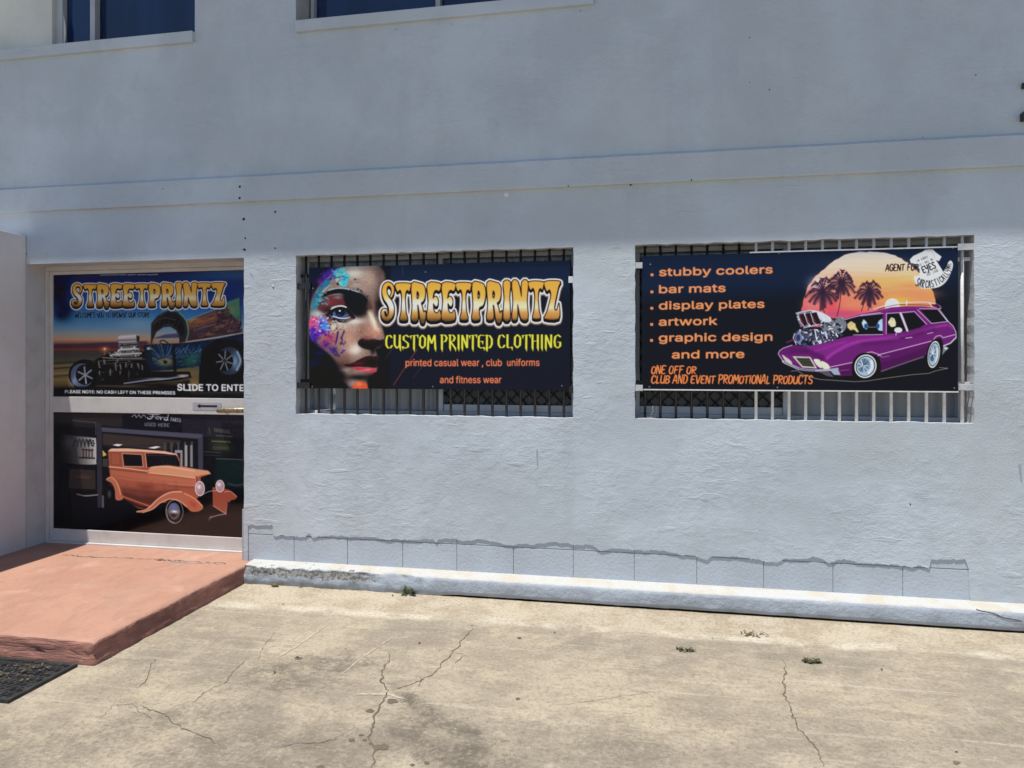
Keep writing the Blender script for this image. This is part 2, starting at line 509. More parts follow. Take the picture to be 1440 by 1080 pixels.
def skirt(lp, depth, mi, rnd_edge=.0):
    a = [bm.verts.new((x, 0, z)) for x, z in lp]
    c = [bm.verts.new((x, depth, z)) for x, z in lp]
    for i in range(len(lp)):
        j = (i + 1) % len(lp)
        f = bm.faces.new((a[i], a[j], c[j], c[i]))
        f.material_index = mi
skirt(h1, .22, 1); skirt(h2, .22, 1); skirt(hu1, .24, 1); skirt(hu2, .24, 1); skirt(rag_hole, .02, 0)
door_lp = [(door_x1, -.05), (door_x1, door_z1), (door_x0, door_z1), (door_x0, -.05)]
for (a, b) in zip(door_lp, door_lp[1:]):
    f = bm.faces.new([bm.verts.new(q) for q in ((a[0], 0, a[1]), (b[0], 0, b[1]), (b[0], .30, b[1]), (a[0], .30, a[1]))])
    f.material_index = 1
me = bpy.data.meshes.new("wall"); bm.to_mesh(me); bm.free()
wall = link("wall", me, [M['wall'], M['reveal']], bld)
# side and back of the building so that it is a closed volume
bm = bmesh.new()
box(bm, XL, XL + .2, .02, 7, 0, ZT); box(bm, XR - .2, XR, .02, 7, 0, ZT); box(bm, XL, XR, 7, 7.2, 0, ZT)
from_bm("rear_wall", bm, M['wall_side'], bld)
roof_over = (5.75 - (P(820, 351)[1])) * (-SUN.y / SUN.z)
boxo("roof", XL - .3, XR + .3, -roof_over, 7.4, 5.75, 5.9, M['roof'], bld, .01)
boxo("fascia", XL - .3, XR + .3, .3, 7.2, ZT, 5.749, M['roof'], bld)
# string band across the facade
zb0, zb1 = P(720, 267)[1], P(720, 225.5)[1]
bm = bmesh.new()
prof = [(.001, zb0), (-.026, zb0), (-.030, zb0 + .004), (-.028, zb1 - .022), (.001, zb1)]
xs = [XL + i * (XR - XL) / 180 for i in range(181)]
rows = [[bm.verts.new((x, y + (rn.uniform(-.0012, .0012) if 0 < k < 4 else 0), z + rn.uniform(-.0016, .0016))) for k, (y, z) in enumerate(prof)] for x in xs]
for a, b in zip(rows, rows[1:]):
    for k in range(len(prof) - 1):
        bm.faces.new((a[k], b[k], b[k + 1], a[k + 1]))
me_band = from_bm("string_band", bm, M['wall'], bld)

# exposed block course where the render has fallen away
bm = bmesh.new()
joint_px = [348, 413, 488, 566, 642, 722, 806, 892, 980, 1074, 1172, 1270, 1366]
jx = [PX(q) for q in joint_px]
for a, b in zip(jx, jx[1:]):
    g = rn.uniform(.0012, .0030)
    box(bm, a + g, b - g, .0068 + rn.uniform(-.0008, .0008), .05, .02, .319 + rn.uniform(-.001, .001), .0016)
    box(bm, a + g, b - g, .0070, .05, .325, .47, .0016)
from_bm("block_course", bm, M['block'], bld)
boxo("mortar_bed", jx[0] - .05, jx[-1] + .05, .0112, .06, .0, .5, M['mortar'], bld)

# plinth along the foot of the wall
bm = bmesh.new()
x0 = -2.872
n = 420
xs = [x0 + (XR - x0) * (i / n) ** 1.25 for i in range(n + 1)]
prof = [(.02, PLZ + .004), (-.03, PLZ + .001), (-.085, PLZ - .004), (-.116, PLZ - .007), (-.128, PLZ - .015), (-.133, .098), (-.134, .065), (-.134, .04), (-.132, .018), (-.120, .011), (-.104, .011), (-.102, -.02)]
from mathutils import noise as mn
rows = []
for x in xs:
    r = []
    for k, (y, z) in enumerate(prof):
        ero = max(0, min(1, (-1.25 - x) / .35))
        a = .004 + .010 * ero
        q = Vector((x * 9, k * .7, 1))
        dy = (mn.noise(q) + .6 * mn.noise(q * 2.7)) * a if 1 < k < 10 else 0
        dz = (mn.noise(q + Vector((0, 0, 7))) + .5 * mn.noise(q * 3.1)) * a * .7 if 2 < k < 10 else 0
        if k in (4, 5) and ero: dy += ero * .018 * max(0, mn.noise(Vector((x * 5, 3, 2))) + .35)
        if k in (8, 9) and ero: dz = -.02 * ero
        r.append(bm.verts.new((x, y + dy, z + dz)))
    rows.append(r)
for a, b in zip(rows, rows[1:]):
    for k in range(len(prof) - 1):
        bm.faces.new((a[k], a[k + 1], b[k + 1], b[k])).smooth = True
bm.faces.new(rows[0][::-1])
plinth = from_bm("plinth", bm, M['plinth'], bld)
bm = bmesh.new()
q = [Vector((PX(1372 + i * 9, -.13), -.136 - .0, .125 - i * .006 - (.012 if i > 3 else 0) + rn.uniform(-.004, .004))) for i in range(9)]
# hairline settlement crack near the right end of the plinth
for a, b in zip(q, q[1:]):
    w = .0035
    f = bm.faces.new([bm.verts.new(p) for p in (a + Vector((0, 0, w)), b + Vector((0, 0, w)), b - Vector((0, 0, w)), a - Vector((0, 0, w)))])
from_bm("plinth_crack", bm, M['crack'], bld)
# near-black strip: shade of the gap under the plinth put into colour
boxo("gap_shade_strip", -1.9, XR, -.118, -.106, -.01, .006, M['dark'], bld)

# drilled holes and small marks left in the wall
def hole(px, py, r, mat):
    x, z = P(px, py)
    yy = -.0315 if zb0 < z < zb1 - .01 else -.002
    bm = bmesh.new()
    c = bm.verts.new((x, yy - .001, z))
    n = 9
    ring = [bm.verts.new((x + r * rn.uniform(.75, 1.2) * math.cos(i * 2 * math.pi / n), yy, z + r * rn.uniform(.75, 1.2) * math.sin(i * 2 * math.pi / n))) for i in range(n)]
    for i in range(n): bm.faces.new((c, ring[i], ring[(i + 1) % n]))
    from_bm("bolt_hole", bm, mat, bld)
for px, py, r in [(340.5, 264, .011), (340.5, 280, .011), (343, 308, .013), (387, 298, .010), (344, 351, .013), (387, 349, .008), (345, 335, .008), (37, 357, .010),
                  (557, 41.5, .008), (636, 34, .007), (1054, 53, .008), (1082, 126, .009), (1372, 105.5, .010), (816, 15, .007), (887, 260, .009), (800, 263, .006), (233, 267, .005), (972, 255, .007),
                  (1298, 193, .006), (1280, 709, .006), (1054, 116, .006), (384.5, 405, .006)]:
    hole(px, py, r * (.45 if py < 230 else .8), M['dark'])
for px, py, r in [(712, 274, .016), (384, 402, .010)]:
    hole(px, py, r, M['white'])
def scratch(px0, py0, px1, py1, w):
    a, b = P(px0, py0), P(px1, py1)
    bm = bmesh.new()
    bm.faces.new([bm.verts.new(p) for p in ((a[0] - w, -.002, a[1]), (b[0] - w * .4, -.002, b[1]), (b[0] + w * .4, -.002, b[1]), (a[0] + w, -.002, a[1]))])
    from_bm("scratch", bm, M['mortar'], bld)
scratch(755, 632, 756, 656, .005); scratch(352, 383, 356, 390, .004); scratch(1434, 653, 1436, 676, .008)

# ------------------------------------------------------------------ upper windows
def upper_window(r, frame_px, mull_px, panes, sill_ends, fy=.10):
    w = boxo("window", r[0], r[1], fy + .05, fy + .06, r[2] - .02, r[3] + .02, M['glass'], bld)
    bm = bmesh.new()
    box(bm, r[0], r[1], fy, fy + .05, r[2] - .02, r[2] + .006); box(bm, r[0], r[1], fy, fy + .05, r[3] - .04, r[3] + .01)
    for a, b in frame_px:
        box(bm, PX(a, fy), PX(b, fy), fy - .002, fy + .048, r[2] + .0062, r[3] - .04, .003)
    from_bm("window_frame", bm, M['walu'], w)
    for a, b in mull_px:
        bm = bmesh.new(); box(bm, PX(a, fy), PX(b, fy), fy - .012, fy + .045, r[2] + .0062, r[3] - .041, .003)
        from_bm("mullion", bm, M['walu'], w)
    bm = bmesh.new()
    box(bm, sill_ends[0], sill_ends[1], -.028, fy + .03, r[2] - .082, r[2] - .0, .004)
    from_bm("sill", bm, M['wall'], w)
    return w
wa = upper_window((uw1[0], uw1[1], uw1[2], uw1[3]), [(75, 88)], [(128, 135)], None, (uw1[0], uw1[1] - .004), fy=.14)
boxo("infill_panel", uw1[0], PX(74, .11), .105, .145, uw1[2] + .008, uw1[3], M['cream'], wa, .004)
cw = bmesh.new()                     # curtain edge just inside the open sash
pp = [Vector((PX(88.5 + 3.5 * math.sin(i * .55) * (1 if i < 7 else .4), .145), .149, u_sill + .02 + i * .055)) for i in range(18)]
for a, b in zip(pp, pp[1:]):
    cw.faces.new([cw.verts.new(q) for q in (a, b, Vector((PX(86, .145), .149, b.z)), Vector((PX(86, .145), .149, a.z)))])
from_bm("curtain", cw, M['cream'], wa)
upper_window((uw2[0], uw2[1], uw2[2], uw2[3]), [(437, 441.5)], [(613, 619.5)], None, (uw2[0] + .004, PX(835)), fy=.20)

# ------------------------------------------------------------------ barred lower windows
def lower_window(r, dark_right, split_px, fy=.165):
    xs_ = PX(split_px, fy)
    back = boxo("window", r[0] - .02, r[1] + .02, fy + .05, fy + .06, r[2] - .02, r[3] + .02, M['blind'], bld)
    bm = bmesh.new()
    f = .028
    box(bm, r[0], r[1], fy - .01, fy + .05, r[2] - .01, r[2] + .022, .002)
    box(bm, r[0], r[1], fy - .01, fy + .05, r[3] - .028, r[3] + .01, .002)
    box(bm, r[0], r[0] + f, fy - .008, fy + .05, r[2] + .0222, r[3] - .0282, .002)
    box(bm, r[1] - f, r[1], fy - .008, fy + .05, r[2] + .0222, r[3] - .0282, .002)
    from_bm("window_frame", bm, M['walu'], back)
    bm = bmesh.new(); box(bm, xs_ - .032, xs_ + .012, fy - .014, fy + .048, r[2] + .0224, r[3] - .0284, .003)
    from_bm("mullion", bm, M['walu'], back)
    # diamond security screen over one half
    a, b = (xs_ + .0125, r[1] - f - .0005) if dark_right else (r[0] + f + .0005, xs_ - .0325)
    z0, z1 = r[2] + .075, r[3] - .06
    boxo("sash_rail", a, b, fy + .004, fy + .046, r[2] + .0226, z0 - .002, M['walu'], back, .002)
    boxo("dark_pane", a, b, fy + .030, fy + .044, z0, z1, M['screen'], back)
    bm = bmesh.new()
    s, hh = .088, .0042
    k0 = int((a + z0) / s) - 1
    for sg in (1, -1):
        lo = (a - z1) if sg < 0 else (a + z0)
        hi = (b - z0) if sg < 0 else (b + z1)
        k = math.ceil(lo / s)
        while k * s < hi:
            c = k * s
            # line x + sg*z = c clipped to the screen
            pts = []
            for z in (z0, z1):
                x = c - sg * z
                pts.append((x, z))
            (xa, za), (xb, zb) = pts
            if xa > xb: xa, za, xb, zb = xb, zb, xa, za
            if xa < a: za += (zb - za) * (a - xa) / (xb - xa); xa = a
            if xb > b: zb = za + (zb - za) * (b - xa) / (xb - xa); xb = b
            if xb - xa > .01:
                tube(bm, [(xa, fy + .012 + .004 * sg, za), (xb, fy + .012 + .004 * sg, zb)], hh, 5)
            k += 1
    from_bm("security_screen", bm, M['black'], back)
lower_window(w1, True, 621)
lower_window(w2, False, 1108)

def grille(name, label, xs_, y, z0, z1, mat, r, rails, group="window bars"):
    g = tag(empty(name, (sum(xs_) / len(xs_), y, z0)), label, "window grille", group)
    bm = bmesh.new(); tube(bm, [(xs_[0], y, z0), (xs_[0], y, z1)], r, 8)
    first = from_bm("bar", bm, mat, g)
    for x in xs_[1:]:
        c = first.copy(); COL.objects.link(c); c.parent = g
        c.location = first.location + Vector((x - xs_[0], 0, 0))
    for (xa, xb, z) in rails:
        boxo("rail", xa, xb, y + r, y + r + .010, z - .012, z + .012, mat, g, .002)
    return g
bx0, bx1 = PX(430.5, .06), PX(793, .06)
grille("window_grille", "black vertical bar grille across the window behind the painted-face banner", [bx0 + (bx1 - bx0) * i / 19 for i in range(20)], .06, w1[2] - .004, w1[3] + .004, M['black'], .0092,
       [(w1[0], w1[1], w1[2] + .24), (w1[0], w1[1], w1[3] - .14)])
ax0, ax1 = PX(907, .06), PX(1353, .045)
allx = [ax0 + (ax1 - ax0) * i / 19 for i in range(20)]
grille("window_grille", "short row of black bars at the left end of the window behind the purple-car banner", allx[:7], .072, w2[2] - .004, w2[3] + .004, M['black'], .0092,
       [(w2[0], allx[6] + .03, w2[2] + .24), (w2[0], allx[6] + .03, w2[3] - .14)])
grille("window_grille", "white painted bar grille over the right part of the window behind the purple-car banner", allx[7:], .045, w2[2] - .004, w2[3] + .004, M['white'], .0098,
       [(allx[7] - .03, w2[1], w2[2] + .24), (allx[7] - .03, w2[1], w2[3] - .14)])
# small litter lying on the two sills
bm = bmesh.new()
for i in range(7):
    px = rn.uniform(436, 462)
    x = PX(px, .10); s = rn.uniform(.012, .028)
    box(bm, x - s, x + s, .085 + rn.uniform(0, .03), .12 + rn.uniform(0, .03), w1[2] + .001 + i * .0004, w1[2] + .012 + rn.uniform(0, .012), .004)
tag(from_bm("plaster_rubble", bm, M['cream']), "pale crumbs of broken plaster on the left end of the sill under the face banner", "rubble")

# ------------------------------------------------------------------ sliding entrance door
DY = .205
dz0 = .122
dx0, dx1 = door_x0 + .004, door_x1 + .16
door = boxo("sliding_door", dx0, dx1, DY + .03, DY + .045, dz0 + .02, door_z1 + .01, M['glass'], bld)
def dz(px, py): return P(px, py, DY)[1]
z_top, z_m1, z_m0, z_bot = dz(75, 386.5), dz(200, 559), dz(200, 581.5), dz(200, 749.5)
bm = bmesh.new()
box(bm, dx0, dx0 + .012, DY - .03, DY + .05, dz0, door_z1, .002)
box(bm, dx0 + .0122, dx1, DY - .03, DY + .05, z_top + .028, door_z1 + .02, .002)
box(bm, dx0 + .0122, dx1, DY - .03, DY + .05, dz0 - .03, dz0 + .012, .002)
from_bm("door_frame", bm, M['alu'], door)
bm = bmesh.new()
box(bm, dx0 + .014, PX(73.6, DY), DY, DY + .03, dz0 + .0122, z_top + .0278, .003)
box(bm, PX(73.6, DY) + .0004, dx1, DY + .001, DY + .03, z_m0, z_m1, .004)
box(bm, PX(73.6, DY) + .0004, dx1, DY + .001, DY + .03, dz0 + .0124, z_bot, .004)
box(bm, PX(73.6, DY) + .0004, dx1, DY + .001, DY + .03, z_top, z_top + .0276, .004)
from_bm("door_rails", bm, M['alu'], door)
hz = dz(325, 576.5)
bm = bmesh.new()
ha, hb = PX(309, DY), dx1 - .02
tube(bm, [(ha + .001, DY - .012, hz - .006), (ha + .006, DY - .026, hz - .004), (ha + .03, DY - .034, hz), (ha + .06, DY - .036, hz + .001), (hb, DY - .036, hz + .006)], [.010, .018, .021, .021, .021], 12)
box(bm, ha + .05, ha + .07, DY - .03, DY + .004, hz - .008, hz + .008)
from_bm("handle", bm, M['brass'], door)
# arrow sticker
sx0, sx1, sz0, sz1 = PX(271, DY), PX(311.5, DY), dz(291, 576.8), dz(291, 566)
st_ = tag(boxo("arrow_sticker", sx0, sx1, DY - .0012, DY + .0008, sz0, sz1, M['sticker']), "small grey sticker with a black left-pointing arrow on the door's middle rail", "sticker")
bm = bmesh.new()
zc = (sz0 + sz1) / 2 + .002
a0, a1 = PX(277, DY), PX(305.5, DY)
yk = DY - .0022
pts = [(a0, zc), (a0 + .030, zc + .017), (a0 + .030, zc + .0075), (a1, zc + .0075), (a1, zc - .0075), (a0 + .030, zc - .0075), (a0 + .030, zc - .017)]
bm.faces.new([bm.verts.new((x, yk, z)) for x, z in pts])
from_bm("arrow", bm, M['ink'], st_)

# ------------------------------------------------------------------ side wall on the left
lx = door_x0
bm = bmesh.new()
ztop = P(37, 331)[1]
box(bm, lx - .24, lx - .0005, -3.2, -.0015, -.02, ztop, .006)
side = tag(from_bm("side_wall", bm, M['wall_side']), "plain lilac-grey rendered side wall standing in shade left of the entrance step", "wall")
bm = bmesh.new()                      # ragged vertical joint against the building
zz = .12
pts = []
while zz < ztop:
    pts.append((lx + .0005 + rn.uniform(.001, .004), zz, rn.uniform(.001, .006))); zz += .03
for a, b in zip(pts, pts[1:]):
    bm.faces.new([bm.verts.new(q) for q in ((lx - .0, -.003 - a[2], a[1]), (lx, -.003 - b[2], b[1]), (b[0], -.003, b[1]), (a[0], -.003, a[1]))])
from_bm("joint", bm, M['mortar'], side)

# ------------------------------------------------------------------ terracotta step
SX1, SY0, SZ = -2.876, -1.535, .122
bm = bmesh.new()
nx, ny = 90, 60
sx0_ = -5.6
gx = [sx0_ + (SX1 - sx0_) * i / nx for i in range(nx + 1)]
gy = [SY0 + (.32 - SY0) * j / ny for j in range(ny + 1)]
def nz3(x, y, z, s): return mn.noise(Vector((x * s, y * s, z * s)))
grid = {}
for i, x in enumerate(gx):
    for j, y in enumerate(gy):
        xx, yy_, zz = x, y, SZ + .0035 * nz3(x, y, 0, 2.1)
        e = min((SX1 - x) / .03, (y - SY0) / .03)
        if i == nx: xx += .004 * nz3(y, 0, 3, 6); zz -= .006 + .004 * abs(nz3(y, 1, 5, 13))
        if j == 0: yy_ += .006 * nz3(x, 0, 1, 7); zz -= .006 + .007 * abs(nz3(x, 4, 1, 11))
        grid[i, j] = bm.verts.new((xx, yy_, zz))
for i in range(nx):
    for j in range(ny):
        bm.faces.new((grid[i, j], grid[i + 1, j], grid[i + 1, j + 1], grid[i, j + 1])).smooth = True
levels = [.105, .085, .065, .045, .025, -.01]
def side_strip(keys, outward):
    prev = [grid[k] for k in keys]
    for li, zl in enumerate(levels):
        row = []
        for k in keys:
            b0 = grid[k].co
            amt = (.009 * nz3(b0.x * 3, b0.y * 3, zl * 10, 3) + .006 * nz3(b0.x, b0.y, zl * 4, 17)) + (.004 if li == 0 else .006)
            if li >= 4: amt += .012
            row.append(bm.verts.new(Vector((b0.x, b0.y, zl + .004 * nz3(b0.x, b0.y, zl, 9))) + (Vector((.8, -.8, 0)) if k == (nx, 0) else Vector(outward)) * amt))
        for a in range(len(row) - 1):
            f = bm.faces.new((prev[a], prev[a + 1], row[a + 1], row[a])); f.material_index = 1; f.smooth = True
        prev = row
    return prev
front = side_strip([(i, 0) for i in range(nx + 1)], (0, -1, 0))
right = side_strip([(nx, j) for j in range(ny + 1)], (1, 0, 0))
bmesh.ops.remove_doubles(bm, verts=bm.verts, dist=.0005)
bmesh.ops.recalc_face_normals(bm, faces=bm.faces)
me = bpy.data.meshes.new("entrance_step"); bm.to_mesh(me); bm.free()
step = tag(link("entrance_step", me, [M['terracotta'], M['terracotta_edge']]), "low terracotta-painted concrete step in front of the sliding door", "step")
def step_crack(pts, w, seed, mat):
    rr = random.Random(seed)
    q = []
    for a, b in zip(pts, pts[1:]):
        for i in range(14):
            f = i / 14
            q.append(Vector((*G(a[0] + (b[0] - a[0]) * f, a[1] + (b[1] - a[1]) * f + rr.uniform(-.6, .6), SZ), SZ + .005)))
    bm = bmesh.new()
    pv = None
    for p in q:
        ww = w * rr.uniform(.15, 1.2)
        cur = (bm.verts.new(p + Vector((0, ww, 0))), bm.verts.new(p - Vector((0, ww, 0))))
        if pv: bm.faces.new((pv[0], pv[1], cur[1], cur[0]))
        pv = cur
    from_bm("crack", bm, mat, step)
step_crack([(88, 780.5), (120, 783.5), (200, 786), (235, 787)], .004, 3, M['crack'])
step_crack([(217, 787), (260, 790), (322, 793)], .007, 5, M['crack'])
step_crack([(235, 789.5), (262, 791.5), (318, 793.5)], .005, 6, M['bracket'])
# ------------------------------------------------------------------ rubber mat
mx0, mx1, my0, my1 = -4.15, -2.938, -1.985, -1.572
mat_o = tag(boxo("door_mat", mx0, mx1, my0, my1, .004, .012, M['rubber']), "black ribbed rubber doormat lying on the concrete against the step", "mat")
bm = bmesh.new()
b = .022
box(bm, mx0, mx1, my0, my0 + b, .0121, .017, .002); box(bm, mx0, mx1, my1 - b, my1, .0121, .017, .002)
box(bm, mx1 - b, mx1, my0 + b, my1 - b, .0121, .0168, .002); box(bm, mx0, mx0 + b, my0 + b, my1 - b, .0121, .0168, .002)
from_bm("rim", bm, M['rubber'], mat_o)
bm = bmesh.new()
s = .036
i = 0
y = my0 + b + .01
while y < my1 - b - .02:
    x = mx1 - b - .02 - (s * .5 if i % 2 else 0)
    while x > mx1 - .75:
        for k in (-1, 0, 1):
            cx, cy = x + k * .0085 * .7, y + s * .4 + k * .0085 * .7
            d = Vector((.7071, -.7071 if (i % 2) else .7071, 0)) if False else Vector((.72, -.69, 0)) if i % 2 else Vector((.69, .72, 0))
            nrm = Vector((-d.y, d.x, 0))
            c = Vector((x, y + s * .4, .0121)) + nrm * k * .0085
            L, w = d * .0125, nrm * .0022
            lo = [bm.verts.new(c + q) for q in (-L - w, L - w, L + w, -L + w)]
            hi = [bm.verts.new(c + q + Vector((0, 0, .0045 + rn.uniform(-.001, .001)))) for q in (-L - w, L - w, L + w, -L + w)]
            bm.faces.new(hi)
            for a in range(4): bm.faces.new((lo[a], lo[(a + 1) % 4], hi[(a + 1) % 4], hi[a]))
        x -= s
    y += s * .78
    i += 1
from_bm("tread", bm, M['rubber'], mat_o)
def debris(name, px, py, z, r, n, mat, label, cat, group=None, up=.012, seed=1):
    rr = random.Random(seed)
    cx, cy = G(px, py, z)
    bm = bmesh.new()
    for i in range(n):
        a = rr.uniform(0, 6.28); d = r * math.sqrt(rr.random())
        p = Vector((cx + d * math.cos(a) * 1.6, cy + d * math.sin(a) * .8, z + .003 + rr.uniform(0, up)))
        l = rr.uniform(.006, .016); b2 = rr.uniform(0, 6.28)
        dv = Vector((math.cos(b2) * l, math.sin(b2) * l, rr.uniform(-.002, .006)))
        nv = Vector((-math.sin(b2), math.cos(b2), 0)) * l * .45
        bm.faces.new([bm.verts.new(q) for q in (p - dv, p + nv, p + dv, p - nv)])
    o = from_bm(name, bm, mat)
    return tag(o, label, cat, group)
debris("leaf_litter", 20, 945, .017, .13, 70, M['dry'], "scatter of dry leaf crumbs on the black rubber doormat", "leaf litter", seed=3)
debris("moss_clump", 964, 915, .0, .035, 40, M['moss'], "small greenish moss clump on the concrete below the left end of the purple-car banner", "moss", seed=4)
debris("moss_clump", 1140, 931, .0, .032, 60, M['moss'], "dark moss clump beside the top of the right-hand ground crack", "moss", seed=5)
debris("moss_clump", 1060, 893, .0, .05, 30, M['dry'], "thin brown litter on the pale concrete strip near the wall", "leaf litter", seed=6)
# weed in the joint at the foot of the plinth
def weed(px, py, n, size, label, seed):
    rr = random.Random(seed)
    cx, cy = G(px, py)
    cy = min(cy, -.152)
    w = tag(empty("weed", (cx, cy, 0)), label, "weed")
    bm = bmesh.new(); bm2 = bmesh.new()
    for i in range(n):
        a = rr.uniform(0, 6.28); L = size * rr.uniform(.5, 1); el = rr.uniform(.1, 1.1)
        d = Vector((math.cos(a) * math.cos(el), math.sin(a) * math.cos(el) * .6 - .15, math.sin(el)))
        root = Vector((cx, cy, .004))
        tip = root + d * L
        tube(bm2, [root, root + d * L * .55], .0012, 4)
        side_ = d.cross(Vector((0, 0, 1))).normalized() * L * .26
        m = root + d * L * .72 + Vector((0, 0, L * .06))
        bm.faces.new([bm.verts.new(q) for q in (root + d * L * .45, m + side_, tip - Vector((0, 0, L * .1)), m - side_)])
    from_bm("leaves", bm, M['leaf'], w)
    from_bm("stem", bm2, M['dry'], w)
weed(580, 830, 24, .075, "small green weed growing from the joint at the foot of the plinth", 2)
weed(430, 822, 8, .03, "tiny weed in the eroded left part of the plinth joint", 8)
bm = bmesh.new()
cx, cy = G(397, 819)[0], -.165
bmesh.ops.create_icosphere(bm, subdivisions=2, radius=.02, matrix=Matrix.Translation((cx, cy, .012)) @ Matrix.Diagonal((1.5, .8, .7, 1)))
for v in bm.verts: v.co += v.normal * .006 * mn.noise(v.co * 90)
tag(from_bm("stone", bm, M['dry']), "brown lump of dirt on the ground by the left end of the plinth", "stone")
# a few dry leaves blown onto the forecourt
lf = None
for i, (px, py) in enumerate([(486, 913), (590, 905), (418, 925), (664, 880), (386, 946), (1002, 898), (1240, 942), (730, 898), (398, 850), (552, 838), (1345, 1058), (780, 890)]):
    gx_, gy_ = G(px, py)
    if lf is None:
        bm = bmesh.new()
        v = [bm.verts.new(q) for q in ((-.020, 0, .004), (-.007, .008, .009), (.009, .007, .008), (.022, .001, .003), (.007, -.007, .006), (-.009, -.006, .008))]
        bm.faces.new((v[0], v[5], v[4], v[3])); bm.faces.new((v[0], v[3], v[2], v[1]))
        lf = o = from_bm("dry_leaf", bm, M['dry'])
    else:
        o = lf.copy(); COL.objects.link(o)
    o.location = (gx_, gy_, .001)
    o.rotation_euler = (0, 0, i * 1.3)
    q = .4 + .45 * ((i * 7) % 5) / 4
    o.scale = (q, q, q)
    tag(o, "tiny dry brown leaf lying on the concrete forecourt", "leaf", "dry leaves scattered on the concrete")
# dark fitting at the right edge of the view
gx0, gz0 = P(1434, 172); gx1, gz1 = P(1470, 158)
fit = tag(boxo("wall_bracket", gx0, gx1, -.05, -.001, gz0, gz1, M['black'], None, .004), "dark metal bracket fixed to the upper wall at the right", "bracket")
boxo("pipe_clip", *(lambda a, b: (a[0], b[0]))(P(1436, 126), P(1446, 118)), -.02, -.001, P(1436, 126)[1], P(1436, 118)[1], M['black'], fit, .003)
# ------------------------------------------------------------------ small vector painter for the printed posters
def zc(pts, k, ox, oy): return [(ox + x / k, oy + y / k) + tuple(r) for x, y, *r in pts]
def crv(pts, closed=True, n=6):
    """Catmull-Rom smoothing"""
    m = len(pts); o = []
    for i in range(m if closed else m - 1):
        g = lambda j: np.array(pts[j % m] if closed else pts[min(max(j, 0), m - 1)], float)
        p0, p1, p2, p3 = g(i - 1), g(i), g(i + 1), g(i + 2)
        for s in range(n):
            u = s / n
            o.append(tuple(.5 * (2 * p1 + (p2 - p0) * u + (2 * p0 - 5 * p1 + 4 * p2 - p3) * u * u + (3 * p1 - p0 - 3 * p2 + p3) * u ** 3)))
    if not closed: o.append(tuple(pts[-1]))
    return o
def bblur(m, r):
    r = int(round(r))
    if r < 1: return m
    for ax in (0, 1):
        for _ in range(2):
            p = np.pad(m, [(r + 1, r) if a == ax else (0, 0) for a in (0, 1)], mode='edge')
            c = np.cumsum(p, axis=ax, dtype=np.float64)
            w = 2 * r + 1
            m = ((c[w:] - c[:-w]) if ax == 0 else (c[:, w:] - c[:, :-w])) / w
            m = m.astype(np.float32)
    return m
def edt(mask, R_):
    """distance (in cells, up to R_) from the mask"""
    big = 1e6
    g = np.where(mask, 0, big).astype(np.float32)
    o = g.copy()
    for d in range(1, R_ + 1):
        o[d:] = np.minimum(o[d:], g[:-d] + d * d); o[:-d] = np.minimum(o[:-d], g[d:] + d * d)
    q = o.copy()
    for d in range(1, R_ + 1):
        q[:, d:] = np.minimum(q[:, d:], o[:, :-d] + d * d); q[:, :-d] = np.minimum(q[:, :-d], o[:, d:] + d * d)
    return np.sqrt(q)

